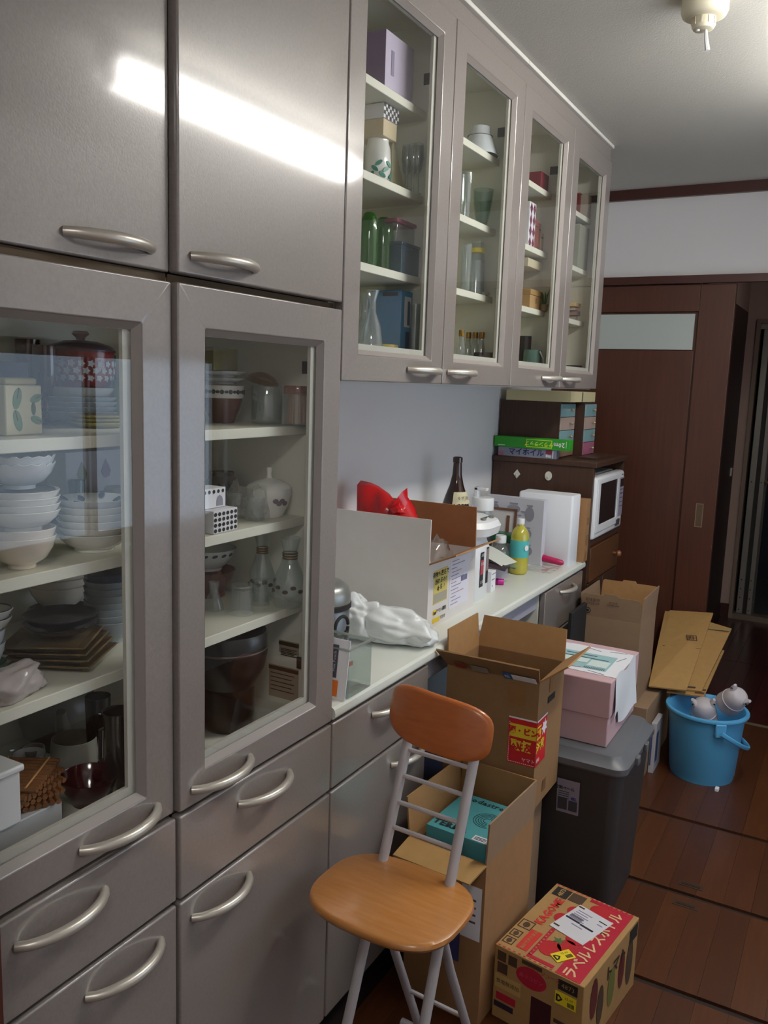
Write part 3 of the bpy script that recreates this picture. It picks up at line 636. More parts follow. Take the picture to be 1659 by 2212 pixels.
fo = thing('foam_box', 'white foam box standing on edge at the end of the worktop', 'box', (-.125, 2.165, CT))
loft([(rrect(.105, .05, .008, 3), 0), (rrect(.107, .052, .009, 3), .004), (rrect(.107, .052, .009, 3), .262), (rrect(.104, .049, .008, 3), .267)]).build('body', M('foam_white', 'e9ecf2', .6, bump=.15, bscale=500), fo, smooth=True)
MB().slab((-.055, -.052, .09), UX, UZ, .010, .12, -.004).build('moulded_bar', MATS['foam_white'], fo, bevel=.002)
MB().poly((-.028, -.052, .135), UX, UZ, ell(0, 0, .016, .019, 20), .003).build('moulded_disc', MATS['foam_white'], fo)
tb_ = thing('thin_carton', 'slim brown carton standing between the foam box and the dark rack', 'box', (-.10, 2.247, CT))
MB().box(-.105, -.026, 0, .105, .026, .245).build('body', card, tb_, bevel=.001)
decal('tape', M('tape_brown', '8a6440', .4), (.1052, -.012, 0), UY, UZ, .022, .04, tb_)
for z, s_ in ((.165, .014), (.15, .014)): text('取扱', s_, (.1054, .0, z), UY, UZ, print_brown, tb_)
for i in range(6): decal('print_line', print_brown, (.1054, -.012, .10-.007*i), UY, UZ, .026-.004*(i % 2), .002, tb_)

# ================================================================ dark rack with microwave, and what stands on it
XF = .004; Y0, Y1 = 2.285, 2.77
rk = thing('microwave_rack', 'dark walnut rack with a microwave bay and a knobbed drawer', 'rack', (0, 0, 0))
MB().box(-.412, Y0, 0, XF, Y0+.02, 1.15).build('side_panel', dark_wood, rk, bevel=.001); MB().box(-.412, Y1-.02, 0, XF, Y1, 1.15).build('side_panel', dark_wood, rk, bevel=.001)
MB().box(-.415, Y0-.006, 1.15, XF+.012, Y1+.006, 1.172).build('top', dark_wood, rk, bevel=.003)
MB().box(-.412, Y0+.02, .835, XF, Y1-.02, .86).build('shelf', dark_wood, rk, bevel=.001); MB().box(-.412, Y0+.02, .02, -.404, Y1-.02, 1.15).build('back_panel', dark_wood, rk)
wood2 = M('drawer_walnut', '5a3a22', .4, var=.15, scale=8, stretch=(16, 1, 16))
dr = MB().box(-.3, Y0+.022, .69, XF+.006, Y1-.022, .83).build('drawer', wood2, rk, bevel=.002)
MB().lathe([(0, .032), (.009, .032), (.014, .026), (.014, .02), (.006, .012), (.006, 0), (0, 0)], 20).build('knob', M('knob_wood', '8a5a3c', .35), dr, smooth=True).matrix_local = Matrix.Translation((XF+.006, Y1-.10, .755)) @ Matrix.Rotation(R(90), 4, 'Y')
for a, b in ((Y0+.022, (Y0+Y1)/2-.002), ((Y0+Y1)/2+.002, Y1-.022)): MB().box(-.02, a, .03, XF+.004, b, .685).build('door', dark_wood, rk, bevel=.002)
for y, z, r in ((-.307, 1.102, 0), (-.175, 1.105, 1)):
    hk_ = thing('adhesive_hook', ('white diamond-shaped hook stuck on the rack side', 'white oval hook stuck on the rack side')[r], 'hook', (y, Y0-.0005, z))
    MB().poly((0, 0, 0), UX, UZ, ell(0, 0, .014, .018, 4 if not r else 18), .004).build('plate', M('hook_white', 'cfcfc4', .4), hk_)
    MB().tube([(0, -.003, -.004), (0, -.012, -.008), (0, -.016, 0)], .003, 8).build('hook_arm', MATS['hook_white'], hk_, smooth=True)
mw = thing('microwave', 'white microwave oven with a dark window inside the rack', 'microwave', (-.19, 2.525, .861))
MB().box(-.18, -.217, .012, .155, .217, .252).build('body', white_pl, mw, bevel=.008, seg=3)
for x, y in ((-.15, -.19), (.12, -.19), (-.15, .19), (.12, .19)): MB().lathe([(0, 0), (.014, 0), (.014, .014), (0, .014)], 14, (x, y, 0)).build('foot', black, mw)
fr_ = MB().box(.155, -.217, .0, .205, .217, .25).build('front', white_pl, mw, bevel=.014, seg=4)
dfr = MB().ring(.2045, .2095, (-.205, .028, .125, .24), (-.17, .058, .095, .222)).build('door', white_pl, mw, bevel=.002)
MB().box(.203, -.17, .058, .2065, .095, .222).build('window', M('mw_window', '17161a', .12), dfr)
decal('window_edge', M('mw_edge', '6c6c72', .3), (.2068, .08, .06), UY, UZ, .014, .16, dfr)
MB().box(.2045, .105, .018, .212, .165, .045).build('door_button', M('mw_button', '4c464a', .4), mw, bevel=.003)
cpn = MB().box(.2045, .14, .055, .2075, .205, .222).build('control_panel', M('mw_panel', '9b98a8', .4), mw, bevel=.001)
MB().box(.207, .146, .182, .2085, .199, .216).build('display', M('mw_display', '241e1e', .2), cpn)
for i in range(5): decal('panel_line', M('mw_print', '4f4c66', .5), (.2078, .148, .168-.018*i), UY, UZ, .048, .004+.003*(i == 1), cpn)
decal('maker_mark', black, (.2052, .172, .231), UY, UZ, .02, .004, mw)

# little chests with coloured drawers
def chest(label, y0, y1, x0, x1, z0, cols, group):
    c = thing('mini_chest', label, 'chest', (x0, y0, z0)); w_, d_, h_ = x1-x0, y1-y0, .225
    m = MB()
    for nm, a in (('side', (0, 0, 0, w_-.004, .008, h_)), ('side', (0, d_-.008, 0, w_-.004, d_, h_)), ('top', (0, .008, h_-.008, w_-.004, d_-.008, h_)), ('bottom', (0, .008, 0, w_-.004, d_-.008, .008)), ('back', (0, .008, .008, .006, d_-.008, h_-.008))): MB().box(*a).build(nm, dark_wood, c)
    hh = (h_-.012)/4
    for i, col in enumerate(cols):
        z = .004+i*hh; dd = MB().box(.05, .004, z+.001, w_, d_-.004, z+hh-.001).build('drawer', M('drawer_'+col, {'teal': '7fa3a8', 'beige': 'b19d92', 'pink': 'a5627c', 'tan': '8f7361'}[col], .45), c, bevel=.0015)
        MB().lathe([(0, .016), (.004, .016), (.0062, .012), (.0062, .009), (.003, .006), (.003, 0), (0, 0)], 14).build('knob', M('knob_brass', 'b9aa8c', .3, .5), dd, smooth=True).matrix_local = Matrix.Translation((w_, d_*.62, z+hh*.52)) @ Matrix.Rotation(R(90), 4, 'Y')
    return c
chest('small dark chest with teal, beige and tan drawers behind the wrap boxes', 2.33, 2.525, -.41, -.155, 1.172, ('tan', 'teal', 'beige', 'teal'), None)
chest('small dark chest with a pink bottom drawer on the microwave rack', 2.53, 2.70, -.36, -.115, 1.172, ('pink', 'teal', 'beige', 'teal'), None)
tag(MB().box(-.10, 2.40, 1.172, -.02, 2.60, 1.18).build('wooden_tile', dark_wood, bevel=.001), 'thin dark board lying before the little chests on the rack', 'board')
pc = thing('pale_carton', 'flat pale yellow carton lying on top of the little chests', 'box', (-.26, 2.50, 1.397))
MB().box(-.13, -.17, 0, .14, .18, .042).build('body', M('pale_yellow', 'cfc69c', .6), pc, bevel=.001); MB().box(.1402, -.02, .002, .141, -.004, .040).build('tear', M('tear_grey', '6f6a5c', .7), pc)

# foil and wrap boxes on the rack
fb = thing('foil_box', 'silver-grey box of kitchen foil with blue lettering under the green box', 'box', (-.275, 2.305, 1.172))
MB().box(-.12, -.019, 0, .125, .019, .036).build('body', M('foil_grey', '8c8fa0', .35, .3), fb, bevel=.001)
text('マイホイル', .03, (.0, -.0198, .019), UX, UZ, M('foil_blue', '1f2a5e', .5), fb, bold=.0008); decal('end_print', M('foil_pink', 'b86a80', .5), (-.118, -.0194, .002), UX, UZ, .022, .016, fb)
decal('end_print', M('foil_crimson', '7d2440', .5), (.082, -.0194, .018), UX, UZ, .026, .016, fb); text('8m', .018, (.094, -.0202, .011), UX, UZ, white_pl, fb, bold=.0006); decal('end_strip', white_pl, (.110, -.0194, .002), UX, UZ, .003, .032, fb)
gw = thing('wrap_box', 'green box of cling film lying upside down on the foil box', 'box', (-.255, 2.302, 1.2085), rz=R(-1.5))
MB().box(-.157, -.022, 0, .160, .022, .043).build('body', M('wrap_green', '2f9a2a', .4), gw, bevel=.001)
MB().ring(0, .0006, (-.054, .006, .054, .037), (-.0515, .0085, .0515, .0345)).build('name_frame', M('wrap_yellow', 'cfe03a', .5), gw).matrix_local = Matrix.Translation((.035, -.0225, 0)) @ Matrix.Rotation(R(-90), 4, 'Z')
text('サランラップ', .020, (.035, -.0226, .0215), -UX, -UZ, M('wrap_yellow', 'cfe03a'), gw, bold=.0006); text('20m', .026, (.118, -.0226, .0215), -UX, -UZ, white_pl, gw, bold=.0006)
decal('end_line', white_pl, (.146, -.0226, .01), UX, UZ, .002, .026, gw); decal('end_line', white_pl, (-.14, -.0226, .006), UX, UZ, .03, .003, gw)

# ================================================================ folding chair
ch = thing('folding_chair', 'folding chair with beech seat and backrest on grey pipe legs', 'chair', (.200, .360, 0), rz=R(-2))
ZS = .490
def sup(a, b, n=48, e=2.9): return [(a*math.copysign(abs(math.cos(t))**(2/e), math.cos(t)), b*math.copysign(abs(math.sin(t))**(2/e), math.sin(t))) for t in (2*math.pi*i/n for i in range(n))]
def dome(x, y): return ZS-.010*((x/.155)**2*.5)+.004*(y/.125)**2
st_ = loft([(sup(.130, .102), ZS-.022), (sup(.147, .118), ZS-.018), (sup(.152, .123), ZS-.010), (sup(.150, .121), ZS-.003), (sup(.143, .115), ZS)]).build('seat', beech, ch, smooth=True, ang=50)
# curved backrest
bk = MB(); n = 40; o = sup(.118, .058, n, 3.4); LEAN = R(14)
def bpt(x, y, t): 
    yy = -.020*(1-(x/.118)**2)+t      # hollow towards the sitter
    x -= .007; return (x, .166+yy+.0+y*math.sin(LEAN)+.012, .774+y*math.cos(LEAN)-.010*x/.118)
secs = [(.88, .0145), (.97, .012), (1., .007), (.97, .002), (.88, 0)]
vs = [bpt(x*s, y*s, t) for s, t in secs for x, y in o]; fs = []
for s in range(len(secs)-1): fs += [(s*n+i, s*n+(i+1) % n, (s+1)*n+(i+1) % n, (s+1)*n+i) for i in range(n)]
for base_, s0 in ((0, secs[0]), ((len(secs)-1)*n, secs[-1])):
    rings = [(.6, s0[1]), (.25, s0[1])]; prev = list(range(base_, base_+n))
    for q, t in rings:
        k = len(vs); vs += [bpt(x*s0[0]*q, y*s0[0]*q, t) for x, y in o]; cur = list(range(k, k+n)); fs += [(prev[i], prev[(i+1) % n], cur[(i+1) % n], cur[i]) for i in range(n)]; prev = cur
    fs.append(tuple(prev))
bk.add(vs, fs).build('backrest', beech_b, ch, smooth=True, ang=60)
PX = .076
def py_(z): return .172+(z-.70)*.37       # the raked post in the chair's own frame
for s in (-1, 1):
    pz = [.79, .70, .55, .45, .30, .12, .012]
    MB().tube([(s*PX*(1.0 if z > .5 else 1.0+.10*(.5-z)/.5), py_(z), z) for z in pz], .0105, 12).build('leg', chair_pipe, ch, smooth=True)
    MB().lathe([(0, 0), (.013, 0), (.013, .022), (0, .022)], 12, (s*PX*1.1, py_(.012), 0)).build('foot_cap', M('cap_grey', '8b9093', .5), ch)
    q = [(-.075, .07, .468), (-.069, .14, .265), (-.052, .205, .09), (-.048, .228, .03), (-.056, .236, .0105), (-.095, .236, .0105)] if s < 0 else [(.055, .07, .468), (.065, .14, .27), (.085, .19, .12), (.094, .23, .0105)]
    MB().tube(q, .0095, 12).build('leg', M('pipe_back_grey', 'a8a4a8', .4, .1), ch, smooth=True)
for z in (.700, .650, .600, .553): MB().tube([(-PX, py_(z)-.002, z+.001), (PX, py_(z)-.002, z-.001)], .0048, 8).build('rung', chair_pipe, ch, smooth=True)
MB().tube([(-.056, .187, .142), (.083, .183, .142)], .0045, 8).build('stretcher', chair_pipe, ch, smooth=True)
MB().tube([(-.066, .085, .462), (.066, .085, .462)], .009, 8).build('hinge_bar', M('hinge_black', '1f1c1d', .4), ch, smooth=True)
for s in (-1, 1): MB().box(s*PX-.004, .07, .455, s*PX+.012 if s > 0 else s*PX+.006, .118, .482).build('hinge_bracket', M('bracket_grey', '6f6d6d', .35, .5), ch, bevel=.003)

# ================================================================ cartons on the floor
# tall carton with raised flaps around a blue box, in front of the knee space
C_ = thing('tall_carton', 'tall open carton with a turquoise box inside, behind the folding chair', 'box', (.170, .826, 0), rz=R(-3.7))
wC, dC, hC = .203, .262, .400
walls(C_, wC, dC, hC, .0045, card)
flap(C_, '+x', wC, dC, hC, .098, 2, card2); flap(C_, '-x', wC, dC, hC, .098, 6, card_in); flap(C_, '+y', wC, dC, hC, .098, 1, card_in); flap(C_, '-y', wC, dC, hC, .075, 96, card3, cut=.004)
decal('tag', paper, (.045, -dC/2-.0008, .21), UX, UZ, .05, .13, C_)
for i in range(4): decal('tag_line', M('tag_print', '55525a', .6), (.052, -dC/2-.0016, .25+.018*i), UX, UZ, .03, .005, C_)
decal('blue_label', M('label_indigo', '3d3f72', .5), (-.03, -dC/2-.0008, .14), UX, UZ, .075, .11, C_); decal('torn_corner', paper, (-.032, -dC/2-.0016, .155), UX, UZ, .012, .022, C_)
tq = M('turquoise_card', '4e9aa2', .5)
T_ = thing('turquoise_box', 'turquoise box with black lettering inside the tall carton', 'box', (.170, .835, .006), rz=R(-3.7))
MB().box(-.078, -.098, 0, .085, .095, .415).build('body', tq, T_, bevel=.001)
ink = M('ink_navy', '13262c', .6)
text('TERRA', .030, (-.028, -.072, .4152), UX, UY, ink, T_, bold=.0012); text('sodastream', .030, (.012, .072, .4152), UX, UY, ink, T_, bold=.0003, wide=.95)
text('sodastream', .036, (.006, -.0985, .352), UX, UZ, ink, T_, bold=.0004, wide=.9)
for i in range(5):
    r0 = .010+.006*i; MB().poly((.035, .0, .4155), UX, UY, [(r0*math.cos(R(t)), r0*math.sin(R(t))) for t in range(20, 300, 14)]+[((r0+.0016)*math.cos(R(t)), (r0+.0016)*math.sin(R(t))) for t in range(292, 12, -14)], .0003).build('swirl', ink, T_)
decal('price_tag', paper, (.04, -.096, .4155), UX, UY, .04, .022, T_)
for i in range(3): decal('tag_line', ink, (.044, -.092+.005*i, .4162), UX, UY, .028, .0018, T_)

# carton standing on a hidden one, with a red warning sticker
S_ = tag(MB().box(.035, .985, 0, .235, 1.155, .398).build('plain_carton', card2, bevel=.001), 'plain closed carton under the bottle carton, hidden behind the tall carton', 'box')
B_ = thing('bottle_carton', 'open carton with a red and yellow warning sticker, flaps spread, by the worktop edge', 'box', (.1425, 1.07, .400))
wB_, dB_, hB_ = .249, .200, .337
cardB = M('cardboard_kraft', '8a6844', .85, var=.04, scale=40, bump=.1, bscale=300)
walls(B_, wB_, dB_, hB_, .005, cardB)
flap(B_, '-y', wB_, dB_, hB_, .070, 45, cardB, cut=-.012); flap(B_, '+y', wB_, dB_, hB_, .085, 16, card_in, cut=.006); flap(B_, '-x', wB_, dB_, hB_, .092, 4, card_in, cut=.004); flap(B_, '+x', wB_, dB_, hB_, .085, 52, card_in, cut=.004)
fy = -dB_/2-.0006; fx = wB_/2+.0006
decal('tape', M('tape_tan', '8a6238', .35), (.045, fy, .268), UX, UZ, .045, .055, B_); decal('tape', MATS['tape_tan'], (fx, -.02, .29), UY, UZ, .04, .045, B_)
decal('hand_hole', black, (fx+.0005, -.028, .262), UY, UZ, .055, .017, B_)
decal('sticker', red, (.052, fy-.0006, .118), UX, UZ, .072, .118, B_); decal('sticker', red, (fx, -.1, .118), UY, UZ, .075, .118, B_)
decal('sticker_edge', paper, (.052, fy-.0012, .2355), UX, UZ, .072, .004, B_); decal('sticker_edge', paper, (fx+.0006, -.1, .2355), UY, UZ, .075, .004, B_)
decal('sticker_band', yellow, (.056, fy-.0012, .1880), UX, UZ, .0685, .034, B_); decal('sticker_band', yellow, (fx+.0006, -.1, .1880), UY, UZ, .030, .034, B_)
text('酒・ビン', .0195, (.091, fy-.0016, .2050), UX, UZ, red, B_, bold=.001); text('類', .026, (fx+.0012, -.086, .2050), UY, UZ, red, B_, bold=.001)
text('取扱', .029, (.088, fy-.0012, .1660), UX, UZ, yellow, B_, bold=.0012); text('注意', .030, (fx+.0006, -.072, .1660), UY, UZ, yellow, B_, bold=.0012)
text('ヤマト', .012, (.108, fy-.0012, .1320), UX, UZ, paper, B_); text('運輸', .012, (fx+.0006, -.085, .1320), UY, UZ, paper, B_)
MB().poly((fx+.0008, -.045, .2080), UY, UZ, [((.022 if i % 2 else .012)*math.cos(i*.449), (.022 if i % 2 else .012)*math.sin(i*.449)) for i in range(14)], .0004).build('sticker_burst', paper, B_)
for i in range(14): decal('sticker_dash', paper, (.055+.005*i, fy-.0012, .1210), UX, UZ, .0025, .0015, B_)
for i in range(20): decal('sticker_dash', paper, (.054, fy-.0012, .124+.0052*i), UX, UZ, .0013, .0025, B_)
decal('side_mark', M('tape_brown2', '6d4d30', .6), (fx, -.03, .025), UY, UZ, .028, .03, B_)
fa = R(45); fq = lambda x, t: (x, -dB_/2-t*math.sin(fa), hB_+t*math.cos(fa))
fu, fv = UX, Vector((0, -math.sin(fa), math.cos(fa))); fn = fu.cross(fv)
for nm, mt, x, w2, t0, h2 in (('flap_print', M('flap_blue', '1f5aa0', .5), .035, .022, .002, .030), ('flap_print', paper, .058, .062, .004, .024), ('flap_print', M('flap_red', '8c2c22', .6), -.095, .030, .01, .022), ('flap_print', M('flap_grey', '8d7f78', .6), -.05, .045, .006, .026)):
    MB().slab(Vector(fq(x, t0))+fn*.0045, fu, fv, w2, h2, .0008).build(nm, mt, B_)
text('瓶', .016, Vector(fq(.045, .015))+fn*.0052, fu, fv, paper, B_)

# juice carton in the foreground
K_ = thing('juice_carton', 'brown carton printed with red tomatoes and a white address label on top', 'box', (.407, .881, 0), rz=R(-8.3))
wK, dK, hK = .220, .315, .182; kx, ky, kz = wK/2+.0005, -dK/2-.0005, hK+.0004
kb_ = M('kraft_juice', 'a5804f', .8, var=.05, scale=40)
MB().box(-wK/2, -dK/2, 0, wK/2, dK/2, hK).build('body', kb_, K_, bevel=.002)
kred = M('juice_red', 'b01c34', .5); ktxt = M('juice_orange_red', 'c8302c', .6)
T = lambda nm, mt, x0, y0, x1, y1, dz=0.: decal(nm, mt, (x0, y0, kz+dz), UX, UY, x1-x0, y1-y0, K_)
T('red_band', kred, .040, -.155, .098, .150)
text('ラベルレスボトル', .036, (.069, -.01, kz+.0004), UY, -UX, M('juice_cream', 'd8b98a', .6), K_, bold=.0008)
text('KAGOME', .030, (-.068, .035, kz), UY, -UX, ktxt, K_, bold=.001); text('トマトジュース', .012, (-.068, .115, kz), UY, -UX, print_brown, K_)
T('code_plate', black, -.100, .105, -.060, .145); text('4873', .017, (-.080, .125, kz+.0004), UY, -UX, kb_, K_, bold=.0006); T('code_plate', print_brown, -.057, .108, -.020, .145)
T('red_plate', ktxt, -.070, -.135, -.042, -.055); text('機能性表示食品', .011, (-.056, -.095, kz+.0004), UY, -UX, kb_, K_)
for x, y, s in ((-.092, -.125, .026), (-.092, -.092, .026), (-.088, -.048, .034)):
    MB().ring(0, .0005, (-s/2, -s/2, s/2, s/2), (-s/2+.0025, -s/2+.0025, s/2-.0025, s/2-.0025)).build('care_icon', print_brown, K_).matrix_local = Matrix.Translation((x, y, kz)) @ Matrix.Rotation(R(-90), 4, 'Y')
    MB().poly((x, y, kz), UX, UY, ell(0, 0, s*.25, s*.32, 10), .0004).build('care_icon_fill', print_brown, K_)
for x, y, a, b in ((-.006, -.090, .026, .028), (.022, -.060, .022, .024), (-.035, .03, .018, .02), (-.02, .075, .02, .02), (.03, .115, .028, .024), (.026, -.025, .022, .02)):
    MB().poly((x, y, kz+.0003), UX, UY, ell(0, 0, a, b, 18), .0004).build('tomato_print', M('tomato_red', 'b3242a', .5), K_)
MB().poly((-.002, -.052, kz+.0008), UX, UY, [(.0, .012), (.005, .003), (.016, .004), (.008, -.003), (.010, -.013), (0, -.006), (-.010, -.013), (-.007, -.002), (-.015, .005), (-.004, .004)], .0004).build('leaf_print', M('leaf_green', '47683a', .6), K_)
for i, (x0, y0, x1, y1) in enumerate(((-.036, -.140, -.026, -.02), (-.036, -.148, .03, -.138), (-.01, .138, .098, .150))): T('red_border', kred, x0, y0, x1, y1, .0001)
for i in range(9): T('border_dot', kb_, -.033, -.136+.0125*i, -.029, -.132+.0125*i, .0006)
for i in range(16): T('border_dash', ktxt, -.105+.013*i, -.1545, -.099+.013*i, -.1515, .0002)
for i in range(16): T('border_dash', ktxt, -.105+.013*i, .1515, -.099+.013*i, .1545, .0002)
ad = M('address_label', 'd4d3d8', .6); au = Vector((.96, -.18, 0)).normalized(); av = Vector((.18, .96, 0)).normalized(); ao = Vector((-.045, -.015, kz+.0009))
decal('address_label', ad, ao, au, av, .095, .125, K_)
A_ = lambda nm, mt, x, y, w2, h2: decal(nm, mt, ao+au*x+av*y+Vector((0, 0, .0006)), au, av, w2, h2, K_)
A_('label_bar', M('label_navy', '25223a', .6), .004, .058, .040, .006); A_('label_bar', MATS['label_navy'], .046, .056, .036, .006); A_('label_bar', print_brown, .002, .115, .016, .005); A_('label_bar', print_brown, .002, .012, .016, .005)
for i in range(5): A_('label_line', lg, .010, .102-.009*i, .04-.006*(i % 2), .0025)
for i in range(16): A_('barcode_bar', M('barcode', '55535c', .6), .008+.0022*i, .068, .0012, .013)
A_('label_line', black, .068, .104, .022, .003); A_('label_line', lg, .072, .09, .014, .003); A_('label_line', lg, .03, .045, .03, .003)
def sticker(o, u, v, par):
    u = Vector(u); v = Vector(v); b = MB().slab(Vector(o), u, v, .050, .030, .0006).build('date_sticker', yellow2, par)
    n = u.cross(v).normalized()*.0002
    text('D', .022, Vector(o)+u*.010+v*.014+n, u, v, black, par, bold=.001); text('15:00', .009, Vector(o)+u*.033+v*.021+n, u, v, black, par)
    for i in range(6): decal('sticker_bar', black, Vector(o)+u*(.030+.0028*i)+v*.004+n*4, u, v, .0016, .010, par)
    return b
sticker((.030, -.125, kz+.0012), Vector((.5, .86, 0)), Vector((-.86, .5, 0)), K_)
Fk = lambda nm, mt, x, z, w2, h2, d=0.: decal(nm, mt, (x, ky-d, z), UX, UZ, w2, h2, K_)
MB().poly((-.015, ky, .140), UX, UZ, ell(0, 0, .038, .025, 22), .0005).build('red_oval', kred, K_); text('高リコピン', .012, (-.015, ky-.0008, .140), UX, UZ, M('oval_rose', 'c85a6a', .6), K_)
Fk('wine_panel', M('juice_wine', '3c0f18', .6), -.012, .0, .05, .100); text('トマトジュース', .012, (.013, ky, .1660), UX, UZ, kred, K_)
Fk('code_plate', black, .050, .150, .046, .024); text('4873', .016, (.074, ky-.0006, .162), UX, UZ, kb_, K_); sticker((.045, ky-.0008, .115), UX, UZ, K_)
Fk('cream_plate', M('juice_tan', 'b8975c', .7), -.105, .080, .066, .034); text('食塩無添加', .012, (-.072, ky-.0008, .097), UX, UZ, print_brown, K_)
Fk('brown_bar', print_brown, .045, .066, .052, .009); Fk('red_word', kred, -.10, .05, .05, .018); Fk('navy_bar', M('juice_navy', '2a2030', .6), -.105, .030, .05, .014)
for x in (-.090, -.062): Fk('care_icon', print_brown, x-.012, .148, .022, .024); 
Fk('care_icon', print_brown, -.101, .118, .026, .026); Fk('dark_plate', print_brown, -.04, .168, .05, .010)
Rk = lambda nm, mt, y, z, w2, h2: decal(nm, mt, (kx, y, z), UY, UZ, w2, h2, K_)
for i, (y, z, a, b) in enumerate(((-.10, .12, .02, .05), (-.06, .08, .018, .05), (.0, .09, .02, .05), (.06, .1, .018, .05), (.11, .09, .02, .06))):
    MB().poly((kx, y, z), UY, UZ, ell(0, 0, a, b, 14), .0005).build('bottle_print', (M('juice_dark_red', '5a1c1a', .6), print_brown, M('juice_olive', '6a6a34', .6))[i % 3], K_)
text('トマト', .04, (kx+.0004, .02, .135), UY, UZ, M('juice_sepia', '2e2016', .7), K_, bold=.001); Rk('dark_plate', black, .10, .14, .05, .035)

# ================================================================ refuse bin and the pink parcel on it
bn = thing('waste_bin', 'dark grey lidded waste bin carrying the pink parcel', 'bin', (.305, 1.366, 0))
bd = M('bin_charcoal', '3c3a3b', .5); bl = M('bin_lid_grey', '5b5d62', .42)
loft([(rrect(.110, .150, .03), 0), (rrect(.113, .154, .03), .01), (rrect(.131, .176, .035), .445), (rrect(.134, .179, .035), .45)]).build('body', bd, bn, smooth=True, ang=30)
ld = loft([(rrect(.138, .185, .035), .445), (rrect(.142, .190, .037), .452), (rrect(.142, .190, .037), .468), (rrect(.128, .176, .034), .476), (rrect(.118, .165, .03), .492), (rrect(.11, .157, .028), .4935)]).build('lid', bl, bn, smooth=True, ang=30)
for y in (-.075, .03): MB().box(.141, y-.014, .448, .152, y+.014, .472).build('clip', bl, ld, bevel=.003)
o1 = AY(1205, 1683, 1.19) - Vector(bn.location); x0 = o1.x+.0; 
yb = -.173
sl = decal('bin_label', M('bin_sticker', '8b8594', .5), (x0, yb, .305), UX, Vector((0, -.055, 1)), .062, .098, bn)
decal('label_photo', M('bin_photo', '3a383f', .5), (x0+.004, yb-.0032, .315), UX, Vector((0, -.055, 1)), .026, .034, bn); decal('label_photo', MATS['bin_photo'], (x0+.034, yb-.0032, .315), UX, Vector((0, -.055, 1)), .024, .03, bn)
text('分別ペール', .011, (x0+.022, yb-.0062, .378), UX, Vector((0, -.055, 1)), black, bn, bold=.0004); text('45L', .011, (x0+.048, yb-.005, .352), UX, Vector((0, -.055, 1)), M('bin_blue', '2c3c86', .5), bn, bold=.0006)
for i in range(4): decal('label_line', black, (x0+.004, yb-.0042, .366-.006*i), UX, Vector((0, -.055, 1)), .03, .0014, bn)
pm = M('pink_card', 'bb9ba0', .65, var=.02, scale=30)
P_ = thing('pink_parcel', 'pink lidded box with a torn white address sheet, on the waste bin', 'box', (.255, 1.400, .4945))
MB().box(-.120, -.158, 0, .120, .158, .10).build('tray', pm, P_, bevel=.003); MB().box(-.1225, -.1605, .082, .1225, .1605, .185).build('lid', pm, P_, bevel=.003)
wsh = M('address_sheet', 'd9dbe0', .6); shp = [(-.085, -.105), (-.02, -.112), (.1235, -.118), (.1235, .11), (.06, .122), (0, .118), (-.05, .125), (-.09, .12)]
MB().poly((0, 0, .1855), UX, UY, shp, .0006).build('address_sheet', wsh, P_)
def drape(u, v): return (.1235+.006*v+.004*math.sin(5*u+3*v)*v, -.118+.228*u+.03*v*(u-.5), .186-.15*v*(1 if u > .25 else .75)+.008*math.sin(9*u))
sheet(drape, 16, 12, 'sheet_overhang', wsh, P_)
def tsheet(nm, mt, x, y, w2, h2, dz=.0008): return decal(nm, mt, (x, y, .1863+dz), UX, UY, w2, h2, P_)
tsheet('slip_panel', M('slip_teal', '8fb2b6', .6), -.07, -.085, .155, .14, -.0002); tsheet('slip_field', M('slip_pale', 'c3d2cf', .6), -.055, -.04, .075, .04); tsheet('slip_field', MATS['slip_pale'], .025, -.06, .055, .055); tsheet('slip_bar', M('slip_dark', '4c6470', .6), -.06, .005, .13, .006); tsheet('slip_bar', MATS['slip_dark'], -.06, .03, .09, .006)
for i in range(12): tsheet('slip_barcode', MATS['slip_dark'], .022+.005*i, -.082, .003, .012)
for i, (x, y, r) in enumerate(((-.03, -.1, 20), (.04, -.1, -15), (.09, .02, 70), (.05, .1, 10), (-.02, .105, -20))): 
    c, s_ = math.cos(R(r)), math.sin(R(r)); MB().slab((x, y, .1866), (c, s_, 0), (-s_, c, 0), .05, .0016, .0004).build('pen_stroke', M('ink_red', '9a3440', .6) if i == 0 else M('ink_dark', '3d3742', .6), P_)

# ================================================================ far boxes, flattened cartons, bucket
E_ = tag(MB().box(.02, 2.15, 0, .305, 2.62, .285).build('low_carton', card2, bevel=.002), 'closed brown carton on the floor under the open one, next to the bucket', 'box')
D_ = thing('snack_carton', 'open grey-brown carton with an expiry date stamp, standing on another carton', 'box', (.1425, 2.285, .2865))
wD, dD, hD = .225, .27, .315
walls(D_, wD, dD, hD, .004, card2)
def tabflap(side_y, ang, mat, nm):
    a = R(ang); o = Vector((-wD/2+.004, side_y, hD)); v = Vector((0, -math.sin(a), math.cos(a))); L = wD-.008; h = .088
    return MB().poly(o, UX, v, [(0, 0), (L, 0), (L, h-.008), (L-.006, h), (L*.62, h), (L*.6, h+.008), (L*.38, h+.008), (L*.36, h), (.006, h), (0, h-.008)], -.003).build(nm, mat, D_)
tabflap(-dD/2+.001, 5, card2, 'flap'); tabflap(dD/2-.005, -12, card_in, 'flap')
flap(D_, '-x', wD, dD, hD, .085, 5, card2, cut=.01); flap(D_, '+x', wD, dD, hD, .095, 4, card2, cut=.006)
fo_ = Vector((0, -dD/2-.0032, hD)); fvv = Vector((0, -math.sin(R(5)), math.cos(R(5))))
PF = lambda x, t: fo_+UX*x+fvv*t
text('賞味期限', .014, PF(-.068, .066), UX, fvv, print_brown, D_); text('2025.09', .015, PF(-.066, .053), UX, fvv, print_brown, D_)
